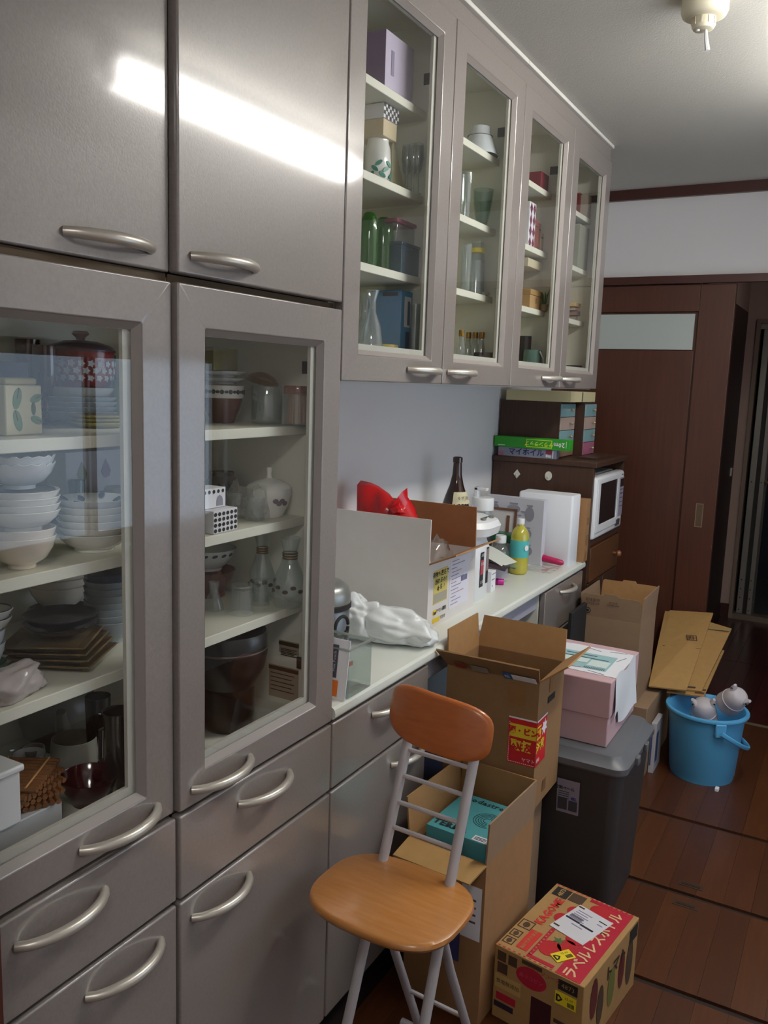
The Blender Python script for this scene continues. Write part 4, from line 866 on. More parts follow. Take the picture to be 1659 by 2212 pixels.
text('K050P', .012, PF(.01, .065), UX, fvv, print_brown, D_); text('0123456789', .009, PF(.01, .056), UX, fvv, print_brown, D_)
for r0, r1 in ((.0115, .009), (.0055, .0)):
    pts = ell(0, 0, r0, r0, 20)
    MB().poly(PF(-.085, .024)-Vector((0, .0006+.0004*(r0 < .01), 0)), UX, fvv, pts, .0003).build('emblem', black if r1 else print_brown, D_)
MB().poly(PF(-.085, .024)-Vector((0, .0012, 0)), UX, fvv, ell(0, 0, .0085, .0085, 18), .0003).build('emblem', card2, D_); MB().poly(PF(-.085, .024)-Vector((0, .0018, 0)), UX, fvv, ell(0, 0, .0055, .0055, 18), .0003).build('emblem', black, D_)
def quadsheet(name, label, pts, mat, t=.006, extra=None, group=None):
    p = [Vector(q) for q in pts]; n = (p[1]-p[0]).cross(p[3]-p[0]).normalized()
    o = thing(name, label, 'cardboard', p[0], group=group)
    q = [a-p[0] for a in p]
    MB().add(q+[a-n*t for a in q], [(0, 1, 2, 3), (7, 6, 5, 4), (0, 4, 5, 1), (1, 5, 6, 2), (2, 6, 7, 3), (3, 7, 4, 0)]).build('panel', mat, o)
    return o, q, n
TL, TR, BR, BL = Vector((.20, 2.925, .469)), Vector((.404, 2.925, .489)), Vector((.403, 2.368, .312)), Vector((.268, 2.331, .312))
up = lambda q, dz: Vector(q)+Vector((0, 0, dz))
s1, q, n = quadsheet('flat_carton', 'topmost flattened carton leaning on the sliding door, a black stamp on it', (BL, BR, TR, TL), card3)
uu = (q[1]-q[0]).normalized(); vv = (q[3]-q[0]).normalized(); vv = (vv-uu*vv.dot(uu)).normalized(); n1 = uu.cross(vv)
mid = (q[0]+q[3])/2; midr = (q[1]+q[2])/2
MB().add([mid*1.0+n1*.002+(midr-mid)*.12, midr+n1*.002, midr+n1*.002+(q[2]-q[1])*.006, mid+n1*.002+(midr-mid)*.12+(q[3]-q[0])*.006], [(0, 1, 2, 3)]).build('slit', print_brown, s1)
MB().add([mid+n1*.001+(midr-mid)*.10, midr+n1*.001, q[2]+n1*.006, q[3]+n1*.006+(q[2]-q[3])*.10], [(0, 1, 2, 3)]).build('flap', card3, s1)
text('囲', .05, midr*.72+mid*.28+(q[2]-q[1])*.12+n1*.006, uu, vv, print_brown, s1); text('水', .035, (midr*.55+mid*.45)*.55+(q[0]*.55+q[1]*.45)*.45+n1*.0015, uu, vv, print_brown, s1)
s2_, q, n = quadsheet('flat_carton', 'flattened carton with a strip of tape, second in the leaning pile', (up((.315, 2.39, .30), 0), (.452, 2.42, .302), (.486, 2.925, .437), (.36, 2.93, .455)), card3)
uu = (q[1]-q[0]).normalized(); vv = (q[3]-q[0]).normalized(); n1 = uu.cross(vv).normalized()
MB().slab(q[0]+(q[3]-q[0])*.86+n1*.0005, q[1]-q[0], q[3]-q[0], .13, .012, .0006).build('tape', M('tape_buff', '9c8b68', .35), s2_); MB().slab(q[0]+(q[1]-q[0])*.45+(q[3]-q[0])*.02+n1*.0006, uu, vv, .05, .012, .0006).build('print_bar', print_brown, s2_)
MB().slab(q[0]+(q[1]-q[0])*.12+(q[3]-q[0])*.62+n1*.0006, uu, vv, .02, .03, .001).build('scrap', paper, s2_)
s3_, q, n = quadsheet('flat_carton', 'lowest flattened carton in the pile, with two dark printed bars', ((.33, 2.375, .288), (.465, 2.40, .290), (.478, 2.80, .37), (.36, 2.82, .375)), card3)
uu = (q[1]-q[0]).normalized(); vv = (q[3]-q[0]).normalized(); n1 = uu.cross(vv).normalized()
for k in (.03, .09): MB().slab(q[0]+(q[1]-q[0])*.72+(q[3]-q[0])*k+n1*.0006, uu, vv, .034, .014, .0006).build('print_bar', print_brown, s3_)
ib = thing('slim_white_box', 'slim white and blue box between the low carton and the bucket', 'box', (.318, 2.30, 0))
MB().box(-.010, -.06, 0, .010, .06, .20).build('body', M('slim_white', 'b9b6bb', .6), ib, bevel=.001); decal('blue_strip', M('slim_blue', '3b4a78', .6), (-.008, -.0606, .03), UX, UZ, .006, .15, ib); decal('blue_strip', MATS['slim_blue'], (.0104, -.05, .04), UY, UZ, .04, .12, ib)

bu = thing('blue_bucket', 'light blue plastic bucket standing on the floor', 'bucket', (.486, 2.355, 0))
bm_ = M('bucket_blue', '58a8d8', .35, coat=.1)
MB().lathe([(0, .012), (.108, .012), (.108, 0), (.114, 0), (.116, .006), (.116, .014), (.119, .02), (.137, .245), (.139, .255), (.150, .256), (.152, .262), (.150, .267), (.138, .268), (.134, .262), (.115, .02), (0, .018)], 56).build('pail', bm_, bu, smooth=True, ang=45)
for a in (-62, 118):
    c, s_ = math.cos(R(a)), math.sin(R(a)); e = MB().box(-.008, -.020, .205, .014, .020, .258).build('ear', bm_, bu, bevel=.005); e.matrix_local = Matrix.Rotation(R(a), 4, 'Z') @ Matrix.Translation((.139, 0, 0))
hp = []; ax = Vector((math.cos(R(-62)), math.sin(R(-62)), 0)); ay = Vector((math.cos(R(28)), math.sin(R(28)), -.62)).normalized()
for i in range(25):
    t = R(-0+180*i/24); hp.append(ax*(.158*math.cos(t))+ay*(.185*math.sin(t))+Vector((0, 0, .225)))
MB().tube(hp, .0055, 8, 1.6).build('bail', bm_, bu, smooth=True)
wm = M('bell_white', 'b9b2b6', .45)
def bell(label, px, py, s, rot):
    c = AY(px, py, 2.35); t = thing('plastic_bell', label, 'plastic part', c, rot=rot, group=None)
    MB().lathe([(0, .055*s), (.02*s, .054*s), (.034*s, .045*s), (.042*s, .025*s), (.045*s, 0), (.05*s, -.03*s), (.05*s, -.04*s), (.046*s, -.038*s), (.04*s, 0), (.03*s, .04*s), (0, .048*s)], 32).build('dome', wm, t, smooth=True)
    MB().lathe([(.044*s, -.004), (.047*s, -.002), (.047*s, .002), (.044*s, .004)], 32).build('ring', wm, t, smooth=True)
    for k in (-1, 1):
        l = MB().tube([(k*.022*s, 0, .03*s), (k*.034*s, 0, .052*s), (k*.038*s, 0, .066*s)], [.02*s, .015*s, .007*s], 12, .7).build('lug', wm, t, smooth=True)
        MB().lathe([(0, 0), (.0048*s, 0), (.0048*s, .002), (0, .002)], 14).build('hole', M('hole_blue', '1d2a3a', .6), l).matrix_local = Matrix.Translation((k*.036*s, -.0118*s, .052*s)) @ Matrix.Rotation(R(90), 4, 'X')
    return t
bell('white pierced plastic cup lying flat near the bucket rim', 1520, 1537, 1.02, (R(28), R(-8), R(12)))
bell('white pierced plastic cup tilted on its side in the bucket', 1584, 1512, .98, (R(25), R(40), R(-10)))
sc = AZ(1549, 1708); tag(MB().box(sc.x-.008, sc.y-.012, 0, sc.x+.006, sc.y+.012, .012).build('paper_scrap', paper, bevel=.002), 'tiny white paper scrap on the floor before the bucket', 'scrap').rotation_euler = (0, 0, 0)
bt = thing('shadow_panel', 'black panel standing in for the deep shadow beside the end drawer unit', 'bag', (.052, 2.05, 0))  # black panel in place of the deep shadow between drawer unit and carton
MB().box(-.008, -.11, 0, .008, .075, .66).build('panel', M('shadow_black', '141213', .8), bt, bevel=.005); MB().tube([(.009, -.03, .33), (.012, -.01, .37), (.012, .03, .36), (.009, .045, .30)], .002, 6).build('cord', M('cord_grey', '5a575a', .5), bt, smooth=True)
gc = thing('grey_case', 'grey case with a navy lid in the knee space behind the chair', 'case', (-.14, 1.08, 0))
MB().box(-.12, -.12, 0, .135, .13, .335).build('body', M('case_grey', '57595a', .5), gc, bevel=.006); MB().box(-.125, -.125, .335, .14, .135, .365).build('lid', M('case_navy', '161b38', .5), gc, bevel=.004)

# ================================================================ crockery behind the glass
def spot(px, py, z, wpx, ymin=-.43, ymax=.43, xb=-.402, xf=-.072):
    """round thing standing on level z, its near foot at the pixel, wpx wide there"""
    d = ray(px, py); t = (z-CAM.z)/d.z; L = Vector((d.x, d.y)).length
    t += wpx/2*t/F/L
    for _ in range(400):
        r = wpx/2*t/F; x = CAM.x+t*d.x; y = CAM.y+t*d.y
        if x-r < xb or y+r > ymax: t -= .002
        elif x+r > xf and y+r < ymax-.004: t += .002
        else: break
    return x, y, r
def spotx(px, py, x, wpx):
    p = AX(px, py, x); r = wpx/2*depth(p)/F
    if px > 740:                      # a bay of the wall cupboards: slide towards the glass until it clears the partition
        ym = (math.floor(AX(px, py, 0).y/W_)+1)*W_-.0185
        while p.y+r > ym and x+r < -.046:
            x += .002; p = AX(px, py, x); r = wpx/2*depth(p)/F
        p.y = min(p.y, ym-r)
    return x, p.y, r
def bowlP(r, h, foot=.42, t=.0018):
    return [(0, .004), (foot*r*.8, .004), (foot*r*.85, 0), (foot*r, 0), (foot*r, .005), (.70*r, .30*h), (.90*r, .65*h), (r, h), (r-t*.6, h+.0006), (r-t, h), (.88*r-t, .66*h), (.67*r-t, .34*h), (foot*r*.9, .007), (0, .0065)]
def plateP(r, h=.018, t=.0018):
    return [(0, .003), (.5*r, .003), (.52*r, 0), (.56*r, 0), (.58*r, .004), (.8*r, .35*h), (r, h), (r-.001, h+.0012), (r-t, h+.0006), (.78*r, .42*h+t), (.5*r, .004+t), (0, .004+t)]
def cupP(r, h, t=.003, taper=.88):
    return [(0, 0), (r*taper*.85, 0), (r*taper, .006), (r, h*.55), (r, h), (r-t*.5, h+.0005), (r-t, h), (r-t, h*.55), (r*taper-t, .009), (0, .008)]
def glassP(r, h, t=.0016, taper=.82):
    return [(0, 0), (r*taper, 0), (r, h), (r-t, h), (r*taper-t, .006), (0, .006)]
def dish(name, label, cat, prof, mat, loc, group=None, n=40, rz=0., rot=None):
    o = MB().lathe(prof, n).build(name, mat, smooth=True, ang=50); o.location = loc; o.rotation_euler = rot or (0, 0, rz)
    return tag(o, label, cat, group)
ORD = ('lowest', 'second from below', 'third from below', 'fourth from below', 'fifth from below', 'sixth from below', 'seventh from below')
def pile(first, n, dz, jit=.0005):
    """copies of a dish set one on another, each told apart by its place in the stack"""
    base_l = first['label']; out = [first]; first['label'] = base_l+', '+ORD[0]
    for i in range(1, n):
        out.append(dup(first, first.location+Vector((random.uniform(-jit, jit), random.uniform(-jit, jit), dz*i)), rz=random.uniform(0, 6), label=base_l+', '+(ORD[i] if i < n-1 else 'topmost')))
    return out
random.seed(5)
EP = .0006
a_, b_, c_, f_ = SH[0]+EP, SH[1]+EP, SH[2]+EP, ZB+EP
# ---- top glass shelf, first door
x, y, r = spot(38, 940, a_, 76)
tin = thing('leaf_tin', 'square cream tin painted with green leaves, by the red flowered pot', 'tin', (x-.004, y, a_), rz=R(6))
MB().box(-.026, -.040, 0, .026, .024, .068).build('body', M('tin_cream', 'd0c9a6', .4), tin, bevel=.002); MB().box(-.022, -.036, .068, .022, .02, .078).build('lid', M('tin_lid', 'b9b284', .4), tin, bevel=.003)
gmat = [M('leaf_%s' % n, c, .5) for n, c in (('sage', '6d8a62'), ('moss', '4f6b46'), ('rust', '7a4a38'))]
for i, (yy, zz, rr, aa, bb, mi) in enumerate(((.013, .050, 20, .0055, .011, 0), (.013, .020, -20, .0055, .011, 0), (.008, .036, 90, .004, .009, 1), (-.020, .05, 75, .007, .015, 0), (-.020, .02, 105, .007, .015, 0))):
    u = Vector((0, math.cos(R(rr)), math.sin(R(rr)))); v = Vector((0, -math.sin(R(rr)), math.cos(R(rr)))); MB().poly((.0262, yy, zz), v*-1, u, ell(0, 0, aa, bb, 14), .0005).build('leaf_print', gmat[mi], tin)
    MB().slab((.0268, yy, zz), u, v, bb, .0012, .0004).build('leaf_vein', gmat[2], tin)
x, y, r = spot(212, 926, a_, 118)
yp = dish('square_plate', 'small olive-yellow plate in the low stack under the shelf front', 'plate', [(0, 0), (r*.7, 0), (r, .006), (r*1.02, .0075), (r*.98, .009), (r*.7, .004), (0, .004)], M('olive_glaze', '8a8148', .3, col2='a59a5c', scale=30), (x, y, a_), 'olive plates on the top shelf', n=24)
pile(yp, 3, .006)
x, y, r = spot(178, 900, a_, 178, xb=-.39); x, y = x-.002, y
wp = dish('oval_plate', 'wide white dish in the stack carrying the red flowered pot', 'plate', plateP(r, .02), ceramic_b, (x, y, a_), 'white dishes under the red pot'); wst = pile(wp, 4, .0085)
wbw = dish('serving_bowl', 'shallow white bowl directly under the red flowered pot', 'bowl', bowlP(r*.93, .028, .6), ceramic, (x, y, a_+.034))
zt = a_+.034+.0288
rp = thing('flowered_pot', 'red enamel pot with white flowers and a violet lid', 'pot', (x+.006, y-.004, zt+.0005))
rr = 139/2*depth((x, y, zt))/F; ht = .060
redp = M('enamel_red', '9c1f2c', .2, coat=.4)
MB().lathe([(0, 0), (rr*.80, 0), (rr*.86, .004), (rr*.97, .35*ht), (rr, .62*ht), (rr*.97, ht*.86), (rr*1.0, ht), (rr*.97, ht), (rr*.93, ht*.85), (0, .01)], 48).build('pot', redp, rp, smooth=True)
lidm = M('enamel_violet', '5d3a54', .25, coat=.3)
ldp = MB().lathe([(rr*1.02, ht), (rr*1.03, ht+.003), (rr*.9, ht+.010), (rr*.5, ht+.018), (0, ht+.020)], 48).build('lid', lidm, rp, smooth=True); MB().lathe([(0, ht+.036), (.012, ht+.035), (.015, ht+.03), (.008, ht+.024), (.007, ht+.018)], 20).build('knob', M('knob_brown', '6a3524', .3), ldp, smooth=True)
for row, (zz, n, off) in enumerate(((.46, 22, 0), (.66, 22, .5), (.26, 22, .5))):
    for i in range(n):
        an = 2*math.pi*(i+off)/n
        if not (-2.2 < math.atan2(math.sin(an), math.cos(an)) < .9): continue
        k = rr*(1.001 if zz > .6 else .985 if zz > .4 else .945); c = Vector((math.cos(an)*k, math.sin(an)*k, zz*ht)); u = Vector((-math.sin(an), math.cos(an), 0)); s = .0068
        MB().poly(c, u, UZ, [((s if j % 2 == 0 else s*.62)*math.cos(j*math.pi/5), (s if j % 2 == 0 else s*.62)*math.sin(j*math.pi/5)) for j in range(10)], .0008).build('flower_print', paper, rp)
def back(name, label, cat, px, py, x, w, prof, mat, z, **k):
    x, y, r = spotx(px, py, x, w); return dish(name, label, cat, prof(r), mat, (x, y, z), **k)
back('teal_cup', 'dark teal cup at the back of the top shelf', 'cup', 220, 740, -.34, 58, lambda r: cupP(r, .12, taper=.7), M('teal_glaze', '1f5a5a', .3), a_)
back('pale_cup', 'pale green cup between the red pot and the door frame', 'cup', 262, 820, -.25, 34, lambda r: cupP(r, .075), M('pale_green', '9db79a', .3), a_)
rg = MG('ruby_glass', (.45, .05, .08), 1., .03, 1.5, '5a0a16', .5)
back('ruby_goblet', 'ruby red goblet standing behind the leaf tin', 'goblet', 96, 760, -.30, 50, lambda r: [(0, 0), (r*.7, 0), (r*.7, .003), (.005, .01), (.005, .045), (r*.7, .06), (r, .085), (r, .13), (r*.96, .13), (r*.9, .085), (0, .06)], rg, a_)
back('ruby_tumbler', 'dark ruby tumbler at the very back beside the goblet', 'tumbler', 60, 745, -.36, 52, lambda r: glassP(r, .14), rg, a_)
x, y, r = spotx(160, 735, -.365, 60)
cw = blob('paper_wrap', M('wrap_cream', 'b5aa8c', .7), (x, y, a_+.062), .024, .024, .062, .2, 6.6, sub=3, freq=3, flat=1.); tag(cw, 'cream paper-wrapped cup behind the red pot', 'cup')
x, y, r = spotx(18, 795, -.26, 50)
bxp = thing('gift_box', 'plum and slate coloured gift box behind the leaf tin', 'box', (x, y-.02, a_)); MB().box(-.03, -.05, 0, .03, .03, .045).build('body', M('plum', '7a2c54', .5), bxp, bevel=.001); MB().box(-.031, -.051, .045, .031, .031, .10).build('lid', M('slate_blue', '4c5268', .5), bxp, bevel=.001)

# ---- second shelf, first door
x, y, r = spot(58, 1238, b_, 92)
rr = 150/2*depth((x, y, b_))/F; x = max(x-.01, -.395+rr)
big = dish('noodle_bowl', 'warm white deep bowl at the foot of the tall bowl stack', 'bowl', bowlP(rr*.97, .045, .40), ceramic_w, (x, y, b_), 'deep warm bowls'); pile(big, 2, .0115)
zz = b_+.045+.0125+.004
b2 = dish('noodle_bowl', 'wide white bowl in the middle of the tall bowl stack', 'bowl', bowlP(rr*1.04, .028, .5), ceramic, (x+.002, y+.002, zz-.008), 'wide white bowls'); pile(b2, 4, .0092)
zz = zz-.008+.028+3*.0092
gpl = dish('grey_plate', 'thin grey metal plate between the bowls and the scalloped bowls', 'plate', plateP(rr*.97, .006), M('pewter', '6f6a64', .3, .5), (x, y, zz-.006)); 
sm = MB(); n = 60; prof = bowlP(rr*.98, .033, .45)
vs = []; fs = []
for k, (r0, z0) in enumerate(prof):
    fl_ = max(0, min(1, (z0-.006)/.03))
    for i in range(n):
        an = 2*math.pi*i/n; q = 1+.022*fl_*abs(math.sin(an*9)); vs.append((r0*q*math.cos(an+z0*6), r0*q*math.sin(an+z0*6), z0+.0035*fl_*abs(math.sin(an*9))))
    if k: fs += [((k-1)*n+i, (k-1)*n+(i+1) % n, k*n+(i+1) % n, k*n+i) for i in range(n)]
sb_ = sm.add(vs, fs).build('scalloped_bowl', ceramic_b, smooth=True, ang=60); sb_.location = (x, y, zz+.002); tag(sb_, 'white bowl with a scalloped rim topping the tall stack', 'bowl', 'scalloped bowls'); pile(sb_, 2, .0105)
x, y, r = spot(196, 1214, b_, 95); rr = 158/2*depth((x, y, b_))/F; x, y = x-.025, y+.03
dp = dish('deep_plate', 'white deep plate in the neat stack with a blue-patterned top', 'plate', bowlP(rr, .028, .55), ceramic, (x, y, b_), 'white deep plates'); pile(dp, 5, .0105)
tpz = b_+5*.0105
top_ = thing('patterned_plate', 'white deep plate with dark blue flower marks on top of its stack', 'plate', (x, y, tpz)); MB().lathe(bowlP(rr, .028, .55), 44).build('plate', ceramic_b, top_, smooth=True, ang=50)
for i in range(9):
    an = i*.72; q = rr*(.76+.1*(i % 2)); MB().poly((q*math.cos(an), q*math.sin(an), .0215+.004*(i % 2)), (math.cos(an), math.sin(an), .55), (-math.sin(an), math.cos(an), 0), ell(0, 0, .0075, .005, 10), .0012).build('flower_mark', M('cobalt', '22304a', .4), top_)
x, y, r = spotx(212, 1000, -.345, 130)
db = thing('drop_box', 'white box with purple drop prints at the back of the second shelf', 'box', (x, y, b_)); MB().box(-.025, -.095, .055, .025, .10, .13).build('body', M('box_lilacwhite', 'b9b6c2', .6), db, bevel=.001); MB().box(-.024, -.094, 0, .024, .099, .0545).build('stand', M('stand_grey', '6a6672', .6), db)  # lower block is a plain darker grey stand
for yy, zz, c in ((-.005, .092, 'purple'), (.055, .102, 'rose'), (-.06, .09, 'olive')):
    MB().poly((.0253, yy, zz), UY, UZ, [(0, .022), (.007, .010), (.011, 0), (.008, -.010), (0, -.013), (-.008, -.010), (-.011, 0), (-.007, .010)], .0006).build('drop_print', M('drop_'+c, {'purple': '6c4a7c', 'rose': 'a87a92', 'olive': '6c7448'}[c], .6), db)
back('green_glass', 'bottle-green glass in front of the drop box', 'glass', 165, 1035, -.29, 36, lambda r: glassP(r, .085), MG('green_glassware', (.15, .40, .2), 1., .03, 1.5, '1c5a34', .5), b_)
back('navy_cup', 'small navy cup beside the green glass', 'cup', 190, 1040, -.28, 28, lambda r: cupP(r, .05), M('navy_glaze', '171c3c', .25), b_)
back('violet_glass', 'violet glass beside the navy cup', 'glass', 206, 1040, -.285, 22, lambda r: glassP(r, .06), M('violet_glaze', '5d3a80', .3), b_)
back('sauce_bowl', 'stacked pale grey sauce bowl behind the patterned plate', 'bowl', 255, 1055, -.26, 60, lambda r: bowlP(r, .07, .5), M('pale_grey_glaze', '9a9a98', .3), b_)

# ---- third shelf, first door
x, y, r = spot(140, 1455, c_, 190); hw = r*.92; x = max(x, -.22)
sq = MB(); h = hw
def sqp(r0, z0): return [(r0*sx_, r0*sy_, z0) for sx_, sy_ in ((-1, -1), (1, -1), (1, 1), (-1, 1))]
vs = sqp(h*.72, 0)+sqp(h*.75, .003)+sqp(h, .010)+sqp(h*.97, .0115)+sqp(h*.72, .005)
fs = [(3, 2, 1, 0), (16, 17, 18, 19)]+[(k*4+i, k*4+(i+1) % 4, (k+1)*4+(i+1) % 4, (k+1)*4+i) for k in range(4) for i in range(4)]
sqo = sq.add(vs, fs).build('square_dish', M('umber_glaze', '544032', .3, col2='8a7446', scale=25)); sqo.location = (x, y, c_); sqo.rotation_euler = (0, 0, R(28)); tag(sqo, 'square brown plate with an ochre rim under the navy plates', 'plate', 'square brown plates')
sql = sqo['label']; sqo['label'] = sql+', lowest'
for i in range(1, 4): o = dup(sqo, Vector((x-.004*i, y-.003*i, c_+.0095*i)), rz=R(28+2*i), label=sql+', '+(ORD[i] if i < 3 else 'topmost'))
npz = c_+4*.0095+.004; nr = 158/2*depth((x, y, npz))/F*.98
nv = dish('navy_plate', 'dark navy plate with a pale edge on the square plates', 'plate', plateP(nr, .016), M('navy_plate', '12162a', .15, coat=.4), (x-.012, y+.004, npz), 'navy plates'); pile(nv, 2, .013)
x, y, r = spot(238, 1402, c_, 62); rr = 104/2*depth((x, y, c_))/F; x = max(x-.015, -.39+rr)
bb = dish('rice_bowl', 'pale blue-grey bowl in the tall stack of nested bowls', 'bowl', bowlP(rr, .040, .5), M('celadon_grey', '8f9aa0', .2, coat=.3), (x, y+.012, c_), 'nested blue-grey bowls'); bbs = pile(bb, 7, .0115)
dish('indigo_bowl', 'indigo bowl nested on top of the tall blue-grey stack', 'bowl', bowlP(rr, .04, .5), M('indigo_glaze', '2b3d5c', .2, coat=.3, var=.35, scale=60), (x, y+.012, c_+7*.0115+.001))
x, y, r = spotx(128, 1280, -.33, 140)
lbw = dish('cream_bowl', 'off-white bowl in the back stack under the shelf', 'bowl', bowlP(r*.9, .045, .5), ceramic_w, (x, y, c_+.03), 'off-white bowls at the back'); pile(lbw, 4, .014)
dish('black_dish', 'black dish under the off-white bowls at the back', 'dish', plateP(r*.92, .03), M('black_glaze', '15171a', .2), (x, y, c_))
x, y, r = spot(5, 1482, c_, 76)
gpt = dish('green_plate', 'green plate at the bottom of the blue-rimmed stack', 'plate', bowlP(r*1.05, .03, .6), M('green_glaze', '3c6148', .25), (x-.01, y-.016, c_))
wgo = dish('rim_bowl', 'pale bowl in the middle of the blue-rimmed stack', 'bowl', bowlP(r*.98, .036, .6), ceramic_b, (x-.012, y-.014, c_+.022), 'pale bowls under the blue-rimmed plates'); pile(wgo, 2, .02)
for i in range(2):
    rp_ = thing('rimmed_plate', 'white plate with a thin blue rim line by the navy plates, '+('lower', 'upper')[i], 'plate', (x-.010+.003*i, y-.012, c_+.078+.013*i), group='blue-rimmed plates'); MB().lathe(plateP(r*1.25, .017), 44).build('plate', ceramic, rp_, smooth=True, ang=50); MB().lathe([(r*1.13, .0172), (r*1.17, .0185), (r*1.17, .0190), (r*1.13, .0177)], 44).build('rim_line', M('rim_blue', '39466e', .3), rp_, smooth=True)
x, y, r = spot(38, 1540, c_, 60); x = -.105
pbg = blob('crumpled_bag', MG('milky_film', (.95, .93, .92), .8, .15, 1.3, 'cfc4c2', .75), (x, y-.002, c_+.018), .03, .055, .026, .28, 7.7, sub=4, freq=1.8, crease=.4, flat=.68); tag(pbg, 'crumpled milky plastic bag hanging at the edge of the third shelf', 'bag')

# ---- cupboard floor, first door
x, y, r = spot(128, 1625, f_, 160)
tpt = thing('clay_teapot', 'large grey-brown clay teapot at the back of the cupboard floor', 'teapot', (x, y, f_))
clay = M('grey_clay', '5d5a52', .35); MB().lathe([(0, 0), (r*.55, 0), (r*.62, .006), (r*.9, .03), (r, .06), (r*.95, .09), (r*.75, .112), (r*.5, .118), (0, .118)], 44).build('pot', clay, tpt, smooth=True)
MB().lathe([(r*.62, .112), (r*.58, .122), (r*.3, .130), (.012, .133), (.014, .142), (.009, .148), (0, .149)], 36).build('lid', M('brown_clay', '3f2f2a', .3), tpt, smooth=True)
MB().tube([(r*.8, -r*.5, .05), (r*1.05, -r*.75, .075), (r*1.15, -r*.85, .10)], [.014, .011, .008], 12).build('spout', clay, tpt, smooth=True)
teac = M('tea_grey', '8b8a80', .3)
x, y, r = spot(163, 1703, f_, 78); rr = 100/2*depth((x, y, f_))/F; cupo = thing('tea_cup', 'large grey-green tea cup with a dark sprig before the clay teapot', 'cup', (x, y, f_)); MB().lathe([(0, .006), (rr*.55, .006), (rr*.56, 0), (rr*.66, 0), (rr*.7, .008), (rr, .035), (rr*.98, .055), (rr*.93, .076), (rr*.90, .0765), (rr*.93, .055), (rr*.9, .035), (0, .012)], 44).build('cup', teac, cupo, smooth=True, ang=60)
for i in range(6): an = -.95+.05*i; MB().slab((rr*.99*math.cos(an), rr*.99*math.sin(an), .030+.004*(i % 3)), (-math.sin(an), math.cos(an), .6*(-1)**i), (0, -.2, 1), .010, .0012, .001).build('sprig', M('sprig', '2f3a30', .5), cupo)
x, y, r = spot(92, 1642, f_, 44); dish('sake_cup', 'small pale cup standing next to the clay teapot', 'cup', cupP(r*1.1, .034), M('pale_grey', 'a5a29a', .3), (x+.02, y-.035, f_))
x, y, r = spot(75, 1690, f_, 84); dish('white_dish', 'small white dish behind the wicker mats', 'bowl', bowlP(r*.8, .04, .5), ceramic_b, (x+.0, y-.01, f_))
steel = M('steel', '8e8c88', .18, .95)
x, y, r = spot(258, 1728, f_, 58); st1 = thing('steel_pitcher', 'polished steel pitcher standing near the door frame on the cupboard floor', 'pitcher', (x, y, f_)); MB().lathe([(0, 0), (r, 0), (r*1.02, .01), (r*1.0, .10), (r*1.05, .13), (r*1.15, .142), (r*1.12, .142), (r*1.0, .12), (0, .02)], 40).build('body', steel, st1, smooth=True); MB().tube([(-r, .0, .11), (-r-.018, 0, .10), (-r-.02, 0, .05), (-r, 0, .03)], .004, 8).build('handle', steel, st1, smooth=True)
x, y, r = spot(232, 1700, f_, 54); dish('steel_tumbler', 'second darker steel tumbler behind the pitcher', 'tumbler', [(0, 0), (r*.85, 0), (r, .14), (r*.97, .14), (r*.8, .01), (0, .008)], M('steel_dark', '55524e', .22, .9), (x-.03, y+.01, f_))
x, y, r = spot(225, 1788, f_, 80); lr = 150/2*depth((x, y, f_))/F; lac = M('lacquer_red', '3c0c12', .12, coat=.6)
dish('lacquer_bowl', 'dark red lacquer bowl at the front of the cupboard floor', 'bowl', bowlP(lr*.82, .045, .55), lac, (-.078-lr*.80, y-.012, f_))
x, y, r = spot(70, 1800, f_, 130, xf=-.06)
wbx_ = tag(MB().box(-.16, -.40, f_, -.066, -.170, f_+.062).build('white_case', M('case_white', 'b4b6b8', .5), bevel=.002), 'long white box lying at the front of the cupboard floor', 'box')
yb_ = -.185
wtr = thing('white_tray', 'white plastic tray standing upright beside the wicker mats', 'tray', (-.105, -.262, f_+.063)); MB().box(-.04, -.02, 0, .045, .02, .075).build('panel', white_pl, wtr, bevel=.003); MB().box(-.045, -.024, .075, .05, .024, .085).build('rim', white_pl, wtr, bevel=.003)
wk = M('wicker', '6a4020', .6, col2='8a5a2c', scale=60); wl = M('wicker_pale', 'b98a50', .6)
for i in range(5):
    mt = thing('wicker_mat', 'woven brown straw mat in the pile on the long white box, '+(ORD[i] if i < 4 else 'topmost'), 'mat', (-.118, yb_-.02, f_+.0635+.0085*i), rz=R(14*i-24), group='straw mats')
    m = MB(); NS = 11
    for k in range(NS): MB().tube([(-.045, -.045+.009*k, .0035), (0, -.045+.009*k, .0045), (.045, -.045+.009*k, .0035)], .0042, 6).build('straw', wk, mt, smooth=True)
    for s in (-1, 1): MB().tube([(s*.030, -.048, .0078), (s*.030, .048, .0078)], .0016, 5).build('binding', wl, mt, smooth=True)

# ---- second door
x, y, r = spot(488, 914, a_, 56); rr = 92/2*depth((x, y, a_))/F; x = max(x, -.40+rr)
cas = thing('casserole_bowl', 'brown bowl with a white leaf-patterned band under flat dishes', 'bowl', (x, y-.01, a_))
MB().lathe([(0, .004), (rr*.5, 0), (rr*.56, .002), (rr*.85, .032), (rr*.95, .048), (rr*.93, .048), (rr*.8, .032), (0, .008)], 44).build('bowl', M('glaze_russet', '5e2f22', .2, coat=.3), cas, smooth=True)
MB().lathe([(rr*.95, .048), (rr*.98, .056), (rr*1.0, .072), (rr*.97, .072), (rr*.93, .05)], 44).build('band', ceramic, cas, smooth=True)
for i in range(16):
    an = -2.3+i*.2; k = rr*.985; MB().poly((k*math.cos(an)*1.006, k*math.sin(an)*1.006, .060), (-math.sin(an), math.cos(an), 0), UZ, ell(0, 0, .004, .003+.0015*(i % 2), 8), .001).build('leaf_mark', M('leaf_slate', '3a4048', .4), cas)
